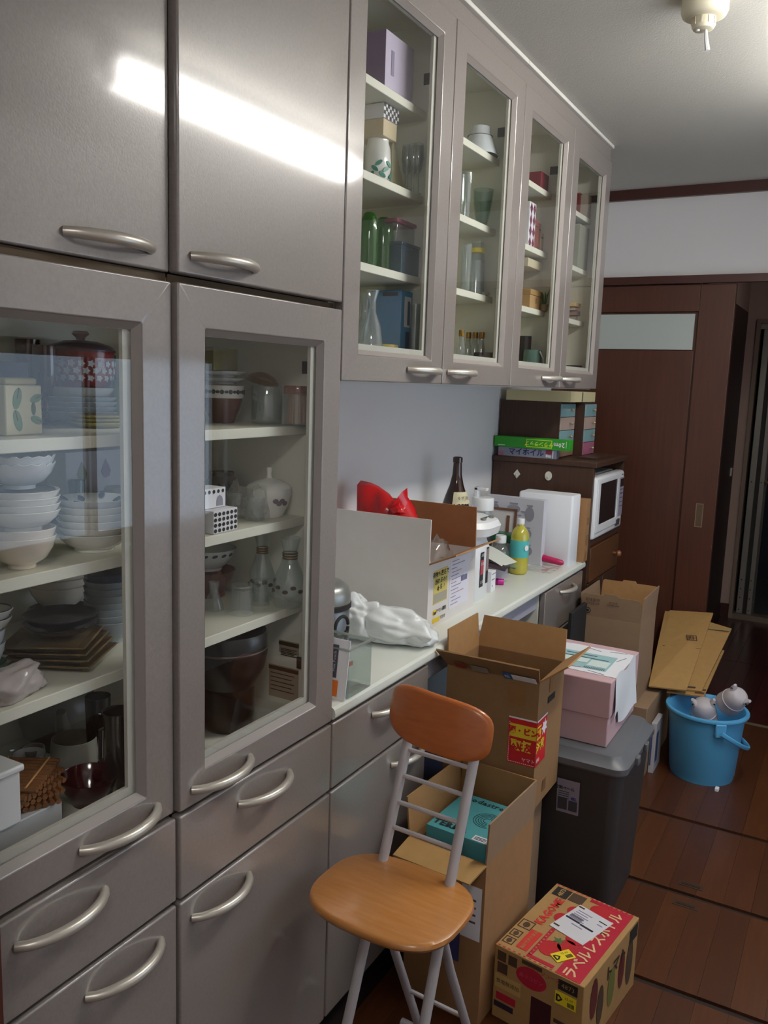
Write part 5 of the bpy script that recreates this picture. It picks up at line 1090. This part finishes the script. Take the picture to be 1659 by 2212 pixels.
for k, z0 in enumerate((.075, .088)): dish('flat_dish', 'flat white dish stacked above the brown leaf-banded bowl, '+('lower', 'upper')[k], 'dish', plateP(rr*(1.0+.08*k), .010), ceramic_b, (x, y-.01, a_+z0), 'flat dishes above the banded bowl')
cbx = tag(MB().box(x-.035, y-.06, a_+.10, x+.02, y+.01, a_+.142).build('olive_box', M('olive_box', '8d8a5e', .5), bevel=.001), 'olive cream box on top of the stacked flat dishes', 'box')
x, y, r = spot(576, 917, a_, 72); r *= .92
gj = thing('glass_jar', 'clear glass jar with an amber lid leaning on it', 'jar', (x, y, a_)); MB().lathe([(0, 0), (r*.96, 0), (r, .004), (r, .072), (r*.96, .074), (r*.95, .072), (r*.95, .008), (0, .008)], 40).build('jar', clear2, gj, smooth=True)
al = MB().lathe([(0, .018), (r*.4, .016), (r*.9, .008), (r*1.1, 0), (r*1.08, -.002), (r*.88, .005), (0, .013)], 40).build('lid', gold_glass, gj, smooth=True); al.location = (-.002, -.012, .082); al.rotation_euler = (R(-16), R(4), 0)
x, y, r = spot(642, 917, a_, 58, ymax=.432); tpk = thing('toothpick_tub', 'round tub full of wooden toothpicks with a reddish lid', 'tub', (x, y, a_)); MB().lathe([(0, 0), (r, 0), (r, .062), (r*.97, .062), (r*.97, .003), (0, .003)], 36).build('tub', clear, tpk, smooth=True); MB().lathe([(r*1.04, .06), (r*1.05, .062), (r*1.05, .072), (r*.98, .076), (0, .076)], 36).build('lid', MG('lid_rose', (.85, .6, .55), 1., .05, 1.5, '9a6a5c', .6), tpk, smooth=True)
wood = M('toothpick_wood', 'b98a6a', .6); m = MB()
for i in range(90):
    an = random.uniform(0, 6.28); q = r*.88*math.sqrt(random.random()); t2 = random.uniform(-.2, .5); X0, Y0_ = q*math.cos(an), q*math.sin(an)
    e = Vector((X0*.8, Y0_*.8+.010*t2, .058)); m.tube([(X0, Y0_, .004), e], .0012, 4)
pks = m.build('toothpicks', wood, tpk); pks['kind'] = 'stuff'
x, y, r = spot(480, 1100, b_, 70); rr = 108/2*depth((x, y, b_))/F*.78; dish('cream_jar', 'cream round pot at the back of the second shelf', 'pot', cupP(rr, .070, .004, .9), M('cream_glaze', 'b5b09a', .2, coat=.3), (-.26, min(spotx(486, 1040, -.26, 10)[1], .335-rr), b_))
x, y, r = spotx(553, 1040, -.25, 66); x, y = x, min(y, .43-r*1.02)
hj = thing('holly_jar', 'grey-brown jar painted with green leaves beside the cream pot', 'jar', (x, y, b_)); MB().lathe([(0, 0), (r*.7, 0), (r*.9, .015), (r, .04), (r*.95, .058), (r*.72, .070), (r*.76, .078), (r*.7, .078), (0, .02)], 40).build('jar', M('taupe_glaze', '6f6860', .2, coat=.4), hj, smooth=True)
for i in range(5): an = -1.25+.22*i; MB().poly((r*.985*math.cos(an), r*.985*math.sin(an), .042+.006*(i % 2)), (-math.sin(an), math.cos(an), .3), UZ, [(0, .012), (.004, .004), (.009, .002), (.004, -.003), (.003, -.011), (-.003, -.004), (-.008, -.002), (-.004, .003)], .0015).build('leaf_paint', M('holly_green', '1f3a2a', .4), hj)
x, y, r = spot(618, 1115, b_, 70, ymax=.43); rr = 100/2*depth((x, y, b_))/F; x, y = min(x-.012, -.075-rr), min(y+.004, .431-rr)
sg = thing('sugar_pot', 'white lidded sugar pot with a tall knob and flower transfer', 'pot', (x, y, b_)); MB().lathe([(0, .003), (rr*.55, 0), (rr*.62, .003), (rr*.85, .025), (rr, .05), (rr*.98, .058), (rr*.95, .058), (rr*.8, .026), (0, .008)], 44).build('pot', ceramic, sg, smooth=True)
lds = MB().lathe([(rr*.97, .058), (rr*.9, .063), (rr*.5, .072), (rr*.14, .077), (rr*.10, .084), (rr*.13, .095), (rr*.11, .098), (0, .0985)], 44).build('lid', ceramic, sg, smooth=True)
for i in range(4): an = -.62+.16*i; MB().poly((rr*.95*math.cos(an), rr*.95*math.sin(an), .036-.005*(i % 2)), (-math.sin(an), math.cos(an), 0), (.3*math.cos(an), .3*math.sin(an), 1), ell(0, 0, .006, .005, 8), .0015).build('flower_transfer', M('transfer_grey', '8a7f86', .5), sg)
x, y, r = spot(478, 1152, b_, 52)
pb1 = thing('patterned_box', 'small white box with a black tile pattern at the shelf edge', 'box', (-.095, y-.012, b_), rz=R(4)); MB().box(-.02, -.035, 0, .02, .035, .040).build('body', paper, pb1, bevel=.0006)
for i in range(6):
    for j in range(4): MB().poly((.0203, -.030+.0118*i, .005+.0095*j), UY, UZ, ell(0, 0, .0045, .0036, 8), .0004).build('pattern_dot', black, pb1)
pb2 = thing('patterned_box', 'white box with a grey arch print on top of the tile-patterned box', 'box', (-.115, y-.02, b_+.041), rz=R(2)); MB().box(-.02, -.03, 0, .02, .033, .035).build('body', paper, pb2, bevel=.0006)
MB().poly((.0203, .016, .003), UY, UZ, [(-.009, 0), (.009, 0), (.009, .009), (.006, .016), (0, .019), (-.006, .016), (-.009, .009)], .0004).build('arch_print', gp, pb2)
for i in range(5): MB().poly((.0203, -.025+.0125*i, .029), UY, UZ, ell(0, 0, .0035, .0035, 8), .0004).build('pattern_dot', black, pb2)
for k, (px, py, s) in enumerate(((512, 1122, 44), (552, 1128, 52))):
    x, y, r = spot(px, py, b_, s); ct_ = thing('cut_glass', ('cut-glass dish in crinkled film beside the patterned boxes', 'cut-glass tumbler in crinkled film beside the sugar pot')[k], 'glass', (x, y, b_)); MB().lathe(glassP(r*.8, .05-.006*k, .003), 14).build('glass', clear2, ct_); blob('film_wrap', film, (0, 0, .028), r*1.0, r*1.0, .04, .35, 2.+k*3, ct_, sub=3, freq=3.5, flat=.68, sharp=True)
def carafe(label, px, py, w, s):
    x, y, r = spot(px, py, c_, w, ymax=.432); t = thing('glass_carafe', label, 'carafe', (x, y, c_))
    MB().lathe([(0, .002), (r*.75, 0), (r*.9, .006), (r, .03), (r*.92, .055), (r*.55, .085), (r*.40, .10), (r*.42, .115), (r*.62, .138), (r*.60, .139), (r*.38, .115), (r*.36, .10), (r*.52, .084), (r*.88, .054), (r*.95, .03), (0, .008)], 44).build('flask', clear, t, smooth=True)
    for z0, q in ((.098, .42), (.103, .42), (.108, .425)): MB().lathe([(r*q, z0-.0015), (r*(q+.03), z0), (r*q, z0+.0015)], 36).build('gold_ring', M('gilt', '8a6a3a', .3, .6), t, smooth=True)
    for i in range(6): an = -2.1+i*.45; MB().poly((r*.99*math.cos(an), r*.99*math.sin(an), .036+.008*(i % 2)), (-math.sin(an), math.cos(an), 0), UZ, ell(0, 0, .006, .004, 8), .0012).build('leaf_etch', M('etch_brown', '5a4a38', .5), t)
    return t
carafe('glass carafe with gold rings standing at the shelf front by the side wall', 625, 1302, 76, 1)
carafe('glass carafe with gold rings behind the upturned tumblers', 566, 1272, 60, 1)
for k, (px, py, w) in enumerate(((522, 1332, 54), (562, 1310, 42))):
    x, y, r = spot(px, py, c_, w); h = .056 if k == 0 else .05; dish('tumbler', ('upturned clear tumbler at the front of the carafe shelf', 'smaller upturned tumbler between the carafes')[k], 'tumbler', [(r, 0), (r*.96, 0), (r*.82, h-.008), (0, h-.008), (0, h), (r*.84, h), (r*.88, h-.003)], clear2, (x, y, c_))
x, y, r = spot(462, 1322, c_, 44); dish('small_glass', 'small flared glass next to the upturned tumbler', 'glass', [(0, 0), (r, 0), (r*.95, .01), (r*.4, .035), (r*.5, .055), (r*.45, .055), (r*.35, .035), (0, .012)], clear, (x, y, c_))
x, y, r = spotx(478, 1210, -.26, 132); y = min(y, .43-r)
kb2 = thing('sprig_bowl', 'white bowl with grey-blue sprigs nested on another at the back', 'bowl', (x, y, c_+.055)); MB().lathe(bowlP(r*.9, .045, .5), 44).build('bowl', ceramic_b, kb2, smooth=True)
for i in range(7): an = -2.+i*.35; MB().poly((r*.86*math.cos(an), r*.86*math.sin(an), .036), (-math.sin(an), math.cos(an), .2), (.3*math.cos(an), .3*math.sin(an), 1), ell(0, 0, .006, .003, 8), .0012).build('sprig_paint', M('sprig_blue', '39485a', .5), kb2)
dish('glass_bowl', 'pinkish glass bowl under the sprigged bowl', 'bowl', bowlP(r*.88, .055, .6), MG('pink_glass', (.85, .65, .62), 1., .03, 1.5, '9a6a62', .45), (x, y, c_))
x, y, r = spot(470, 1290, c_, 40); dish('rose_bottle', 'small copper-coloured bottle with a blue label behind the tumblers', 'bottle', [(0, 0), (r*.8, 0), (r*.8, .035), (r*.3, .05), (r*.3, .062), (0, .062)], M('copper_rose', 'a5694c', .3), (x, y, c_))
# big pot on the cupboard floor
x, y, r = spot(500, 1597, f_, 112); rr = 168/2*depth((x, y, f_))/F
bp_ = thing('brazier_pot', 'big dark brown pot with a wide rim and a hammered body', 'pot', (max(x-.01, -.39+rr), y+.0, f_)); iron = M('iron_brown', '171210', .35, coat=.2, var=.2, scale=30, bump=.15, bscale=60)
MB().lathe([(0, 0), (r*.80, 0), (r*.95, .008), (r*1.02, .03), (r*1.02, .088), (0, .088)], 48).build('body', M('copper_brown', '2a1d15', .3, .3, var=.3, scale=40, bump=.3, bscale=70), bp_, smooth=True)
MB().lathe([(r*1.0, .086), (r*1.06, .092), (rr*.93, .125), (rr, .15), (rr, .19), (rr*.96, .196), (rr*.9, .19), (rr*.86, .15), (0, .11)], 48).build('rim_bowl', iron, bp_, smooth=True)
MB().lathe([(rr*.995, .160), (rr*1.012, .163), (rr*.995, .166)], 48).build('rim_line', M('iron_edge', '4a3a30', .35), bp_, smooth=True)
# paper notices stuck on the cupboard's end wall
for nm, lb_, px, py, w2, h2, c in (('notice', 'printed notice stuck low on the cupboard end wall', 652, 1485, .075, .07, 'b0a08c'), ('notice', 'small beige table stuck above the other notice on the end wall', 650, 1405, .05, .026, 'a59a86')):
    p = AY(px, py, .432); t = thing(nm, lb_, 'notice', (min(p.x, -.075-w2*.5), .4335, p.z)); MB().box(-w2/2, -.0008, -h2/2, w2/2, 0, h2/2).build('sheet', M('notice_'+c, c, .7), t)
    decal('headline', print_brown, (-w2/2, -.0014, h2/2-.010), UX, UZ, w2, .008, t)
    for i in range(5): decal('notice_line', print_brown, (-w2/2+.005, -.0014, h2/2-.018-i*h2*.13), UX, UZ, w2*.8-.006*(i % 2), .0016, t)
for z in (1.475, .875): MB().box(-.078, .4295, z-.012, -.03, .4335, z+.012).build('hinge_plate', MATS['hinge_dark'], tall_c)

# ================================================================ in the wall cupboards
u1, u2, u3, u4 = 2.068+EP, 1.883+EP, 1.699+EP, 1.466+EP
def ubox(name, label, pa, pb, x0, x1, z0, h, mat, cat='box', front=None):
    ym = (math.floor(AX(*pa, 0).y/W_)+1)*W_-.0185; dx_ = x1-x0
    while AX(*pb, x1).y > ym and x1 < -.062: x1 += .002
    x0 = x1-dx_
    ya = AX(*pa, x1).y; yb2 = AX(*pb, x1).y; yb2 = min(yb2, ym); ya = min(ya, yb2-.012); t = thing(name, label, cat, ((x0+x1)/2, (ya+yb2)/2, z0)); MB().box(-(x1-x0)/2, -(yb2-ya)/2, 0, (x1-x0)/2, (yb2-ya)/2, h).build('body', mat, t, bevel=.0012)
    return t, (x1-x0)/2, (yb2-ya)/2
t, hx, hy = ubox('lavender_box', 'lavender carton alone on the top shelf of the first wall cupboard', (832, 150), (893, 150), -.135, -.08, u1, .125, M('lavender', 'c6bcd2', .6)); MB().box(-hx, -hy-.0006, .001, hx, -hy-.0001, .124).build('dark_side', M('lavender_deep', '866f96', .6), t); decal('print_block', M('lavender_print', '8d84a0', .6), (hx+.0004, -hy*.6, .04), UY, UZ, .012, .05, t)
x, y, r = spotx(816, 330, -.115, 58); lj = thing('leaf_jar', 'white ceramic jar painted with green leaves', 'jar', (x, y, u2)); jh = .098
MB().lathe([(0, 0), (r*.75, 0), (r*.95, .015), (r*1.03, .045), (r*.95, .078), (r*.8, .093), (r*.82, jh), (0, jh)], 40).build('jar', ceramic, lj, smooth=True); 
for i in range(7): an = -1.5+.28*i; MB().poly((r*1.02*math.cos(an), r*1.02*math.sin(an), .020+.012*(i % 3)), (-math.sin(an), math.cos(an), .5*(-1)**i), UZ, ell(0, 0, .009, .005, 10), .0018).build('leaf_paint', M('jade', '3f8a78', .4), lj)
cbx2 = tag(MB().box(-.16, y-.030, u2+jh+.0005, -.085, y+.030, u2+jh+.036).build('buff_box', M('buff_box', 'c8b896', .6), bevel=.001), 'buff coloured box standing on the leaf-painted jar', 'box')
ck_ = thing('check_box', 'black and white chequered box on top of the buff box', 'box', (-.125, y, u2+jh+.0365)); MB().box(-.04, -.034, 0, .042, .034, .030).build('body', paper, ck_, bevel=.0006)
for i in range(8):
    for j in range(4):
        if (i+j) % 2: decal('check', M('check_grey', '3c3c3a', .6), (.0423, -.034+.0085*i, .0075*j), UY, UZ, .0085, .0075, ck_)
p0 = AX(846, 360, -.10); wd = thing('wedge_stand', 'cream card stand cut to a slope beside the wine glasses', 'stand', (-.10, p0.y, u2)); MB().poly((0, 0, 0), UY, UZ, [(0, 0), (.075, 0), (.062, .02), (.006, .105), (0, .105)], -.04).build('panel', M('cream_card', 'b9b592', .6), wd)
for k, (px, dz) in enumerate(((879, 0), (903, 0), (893, 0))):
    x, y, r = spotx(px, 360, -.12-.03*(k == 2), 24); dish('wine_glass', 'stemmed wine glass in the first wall cupboard', 'wine glass', [(0, 0), (r*.9, 0), (r*.9, .002), (.003, .006), (.003, .045), (r*.7, .056), (r, .08), (r*.9, .112), (r*.86, .112), (r*.95, .08), (0, .053)], clear2, (x, y, u2), 'stemmed glasses')
bg = MG('bottle_green', (.16, .55, .08), 1., .03, 1.6, '2c6e18', .5)
for k, (px, w2) in enumerate(((828, 44), (797, 40))):
    x, y, r = spotx(px, 520, -.115, w2); dish('green_jug', ('deep green glass jug next to the plastic tubs', 'second green glass jug by the door frame')[k], 'jug', [(0, 0), (r*.95, 0), (r, .01), (r, .08), (r*.92, .105), (r*.6, .121), (r*.4, .124), (0, .124)], bg, (x, y, u3))
t, hx, hy = ubox('blue_tub', 'smoky blue plastic tub in the first wall cupboard', (867, 560), (905, 575), -.15, -.08, u3, .062, MG('tub_blue', (.5, .6, .68), 1., .06, 1.45, '5c7488', .6), 'tub'); MB().box(-hx-.002, -hy-.002, .062, hx+.002, hy+.002, .069).build('lid', MG('tub_blue_lid', (.4, .52, .6), 1., .06, 1.45, '4a6478', .7), t, bevel=.002)
yy0 = t.location.y
t2 = thing('pink_tub', 'pink-lidded clear tub stacked on the blue one', 'tub', (t.location.x-.01, min(yy0+.012, .878-hy-.004), u3+.0695)); MB().box(-hx, -hy, 0, hx, hy, .04).build('tub', clear2, t2, bevel=.003); MB().box(-hx-.003, -hy-.003, .04, hx+.003, hy+.003, .05).build('lid', MG('tub_pink', (.8, .5, .6), 1., .06, 1.45, 'a8607a', .6), t2, bevel=.002)
for k, (px, xx) in enumerate(((803, -.10), (788, -.16))):
    x, y, r = spotx(px, 700, xx, 50); dish('decanter', ('clear glass decanter at the front beside the blue carton', 'clear glass decanter behind the front one')[k], 'decanter', [(0, 0), (r*.9, 0), (r, .01), (r*1.02, .07), (r*.8, .11), (r*.35, .14), (r*.32, .165), (r*.6, .188), (r*.56, .188), (r*.28, .165), (r*.3, .14), (r*.74, .108), (r*.95, .07), (0, .01)], clear2, (x, max(y, .47+r), u4))
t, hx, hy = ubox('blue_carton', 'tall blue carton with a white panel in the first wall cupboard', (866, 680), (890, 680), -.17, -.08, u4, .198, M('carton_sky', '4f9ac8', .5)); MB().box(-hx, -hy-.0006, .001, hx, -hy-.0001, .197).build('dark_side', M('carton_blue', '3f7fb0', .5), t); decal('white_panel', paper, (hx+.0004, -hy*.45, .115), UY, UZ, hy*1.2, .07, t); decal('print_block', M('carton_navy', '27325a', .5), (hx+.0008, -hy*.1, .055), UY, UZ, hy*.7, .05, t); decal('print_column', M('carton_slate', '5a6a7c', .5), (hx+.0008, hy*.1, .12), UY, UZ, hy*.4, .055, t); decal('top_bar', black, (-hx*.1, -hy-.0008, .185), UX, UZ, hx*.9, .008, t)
x, y, r = spotx(853, 755, -.085, 56); dish('yellow_jar', 'jar with a wide yellow lid in front of the blue carton', 'jar', [(0, 0), (r*.9, 0), (r*.9, .052), (r, .053), (r, .07), (r*.96, .072), (0, .072)], M('yellow_plastic', 'c8b03a', .4), (-.075-r, y-.01, u4))
x, y, r = spotx(912, 690, -.10, 26); dish('glass_cylinder', 'tall clear glass cylinder near the partition', 'glass', glassP(r, .17, .0015, .97), clear2, (x, min(y, .88-r), u4))
# second bay
back('white_bowl', 'upturned white bowl on the top shelf of the second bay', 'bowl', 1036, 320, -.14, 84, lambda r: [(r, 0), (r*.97, 0), (r*.6, .05), (0, .05), (0, .054), (r*.4, .055), (r*.42, .072), (r*.5, .074), (r*.52, .056), (r*.66, .05)], ceramic_b, u1)
x, y, r = spotx(1008, 375, -.09, 34); dish('crystal_cup', 'sparkling crystal cup by the door frame of the second bay', 'cup', glassP(r*.8, .12, .003), clear2, (x, y, u2))
x, y, r = spotx(1043, 440, -.17, 50); dish('glass_dish', 'greenish glass bowl in the second bay', 'bowl', bowlP(r*.9, .10, .5), MG('green_tint', (.78, .86, .82), 1., .03, 1.55, '9fb0a8', .15), (x, y, u2))
x, y, r = spotx(1030, 570, -.105, 38); mp_ = thing('milk_pitcher', 'glass pitcher half filled with white, a yellow tag at its neck', 'pitcher', (x, y, u3)); MB().lathe([(0, 0), (r, 0), (r*.85, .10), (r*.7, .148), (r*.66, .148), (r*.8, .10), (r*.94, .006), (0, .006)], 32).build('glass', clear2, mp_, smooth=True); MB().lathe([(0, .007), (r*.9, .007), (r*.76, .096), (0, .096)], 32).build('filling', white_pl, mp_, smooth=True); MB().lathe([(r*.81, .118), (r*.79, .130), (r*.75, .130), (r*.76, .118)], 32).build('tag', yellow2, mp_, smooth=True)
x, y, r = spotx(1007, 580, -.10, 24); dish('tall_glass', 'slim tall glass next to the white-filled pitcher', 'glass', glassP(r, .13), clear2, (x, y, u3))
x, y, r = spotx(1040, 625, -.085, 66); dish('white_saucer', 'white saucer lying at the shelf edge under the pitcher', 'saucer', plateP(r*.62, .01), ceramic, (-.066-r*.63, y+.03, u3))
for k, px in enumerate((996, 1011, 1026, 1040)):
    x, y, r = spotx(px, 745, -.10-.03*(k % 2), 19); bt_ = thing('spice_bottle', 'little clear bottle with a gold cap in the second bay', 'bottle', (x, y, u4), group='gold-capped bottles'); MB().lathe([(0, 0), (r, 0), (r, .085), (r*.6, .108), (r*.5, .115), (r*.5, .122), (0, .122)], 24).build('bottle', clear2, bt_, smooth=True); MB().lathe([(r*.6, .117), (r*.62, .118), (r*.62, .134), (0, .135)], 24).build('cap', M('gold_cap', 'a8803c', .25, .8), bt_, smooth=True)
for k, px in enumerate((1058, 1068)):
    x, y, r = spotx(px, 770, -.10, 20); dish('sake_cup', ('small grey cup after the gold-capped bottles', 'small dark cup near the second bay partition')[k], 'cup', cupP(r, .078), M(('cup_grey', 'cup_dark')[k], ('8a857c', '3b3632')[k], .3), (x-.03*k, min(y, 1.33-r), u4))
# third bay
t, hx, hy = ubox('red_box', 'deep red box on the top shelf of the third bay', (1168, 400), (1184, 412), -.16, -.08, u1, .055, M('deep_red', '7a2030', .5))
t, hx, hy = ubox('argyle_box', 'white box with plum diamonds in the third bay', (1143, 480), (1156, 490), -.16, -.08, u2, .138, paper)
for i in range(2):
    for j in range(4): MB().poly((hx+.0005, -hy+hy*(.5+i), .017+.034*j), UY, UZ, [(0, .017), (hy*.42, 0), (0, -.017), (-hy*.42, 0)], .0005).build('diamond', M('plum_print', '6f2c4a', .6), t)
for k, (pa, pb, h2, c, lbl) in enumerate((((1157, 480), (1163, 490), .095, '8a4a42', 'brick red book standing next to the diamond-patterned box'), ((1164, 480), (1169, 490), .088, '9a5c4c', 'faded red book between the brick red and cream books'), ((1170, 490), (1175, 495), .06, 'b0a088', 'cream book at the end of the short row'))):
    tt, hx2, hy2 = ubox('book', lbl, pa, pb, -.16, -.08, u2, h2, M('book_'+c, c, .6), 'book'); decal('spine_band', print_brown, (hx2+.0004, -hy2*.8, h2*.75), UY, UZ, hy2*1.6, .004, tt)
tag(MB().box(-.30, 1.69, u3, -.19, 1.775, u3+.125).build('dark_case', M('dark_case', '2a2622', .5), bevel=.003), 'dark case under the cream box in the third bay', 'case')
t, hx, hy = ubox('cream_flat_box', 'flat cream box lying high on the dark case', (1141, 568), (1172, 575), -.24, -.09, u3+.126, .026, M('cream_flat', 'c2b898', .6))
t, hx, hy = ubox('kraft_gift_box', 'small kraft box with a lid flap in the third bay', (1145, 645), (1170, 650), -.2, -.09, u3, .042, M('kraft_small', 'b08f62', .7)); MB().box(-hx-.001, -hy-.001, .0422, hx+.002, hy+.001, .06).build('lid', M('kraft_lid', 'a88656', .7), t, bevel=.002); decal('flap_tab', M('kraft_dark', '8a6a44', .7), (hx+.0004, -.006, .018), UY, UZ, .014, .018, t)
x, y, r = spotx(1186, 640, -.13, 16); gp_ = thing('grass_pot', 'tiny pot with upright green blades beside the kraft box', 'plant', (x, min(y, 1.77), u3)); MB().lathe([(0, 0), (.011, 0), (.014, .02), (.012, .02), (0, .016)], 16).build('pot', M('pot_buff', 'a89a78', .6), gp_, smooth=True)
for i in range(7): an = i*.9; MB().tube([(.004*math.cos(an), .004*math.sin(an), .018), (.010*math.cos(an), .010*math.sin(an), .05), (.016*math.cos(an), .016*math.sin(an), .07-.003*i)], [.0016, .0014, .0004], 5).build('blade', M('blade_green', '2f6a2c', .5), gp_, smooth=True)
x, y, r = spotx(1150, 770, -.11, 40); mg = thing('green_mug', 'grey-green mug with a white cord hanging over it', 'mug', (x, y, u4)); MB().lathe(cupP(r, .105), 36).build('mug', M('mug_sage', '5c7a70', .3), mg, smooth=True); MB().tube([(r+.002, -.02, .10), (r+.008, -.006, .08), (r+.008, .0, .06), (r+.003, -.012, .05)], .0025, 6).build('cord', white_pl, mg, smooth=True)
x, y, r = spotx(1134, 740, -.17, 34); dish('dark_tumbler', 'dark tumbler behind the grey-green mug', 'tumbler', cupP(r*.8, .15), M('dark_tumbler', '2c2b2a', .3), (x, y, u4))
# fourth bay
t, hx, hy = ubox('crimson_box', 'crimson box standing on the top shelf of the last bay', (1252, 440), (1261, 448), -.115, -.1, u1, .085, M('crimson_box', '6a1e1c', .5))
t, hx, hy = ubox('beige_file', 'beige file box beside the crimson box in the last bay', (1269, 445), (1284, 455), -.25, -.13, u1, .08, M('beige_file', '9a8e80', .6), 'file')
t, hx, hy = ubox('grey_file', 'pale grey-green file standing in the last bay', (1250, 540), (1280, 560), -.3, -.2, u2, .15, M('grey_file', '8a8c7c', .6), 'file')
for k, (dz, c) in enumerate(((0, 'b9b0a8'), (.022, '8f7a78'), (.04, 'bdb3a4'), (.052, 'c4a878'))):
    ya, yb2 = AX(1243, 660, -.12).y, 2.215; o = MB().box(-.25, ya+.008*k, u3+dz, -.085+.008*(k % 2), yb2-.012*k, u3+dz+(.020, .016, .010, .014)[k]).build('paper_stack', M('papers_'+c, c, .7), bevel=.001); tag(o, ('bottom thick grey folder in the pile of the last bay', 'mauve folder second in the pile of the last bay', 'pale folder third in the pile of the last bay', 'tan envelope on top of the pile in the last bay')[k], 'folder')
x, y, r = spotx(1250, 790, -.12, 34); dish('black_dish', 'small black dish on the floor of the last bay', 'dish', bowlP(r, .07), M('black_dish', '1c1a19', .3), (x, y, u4))
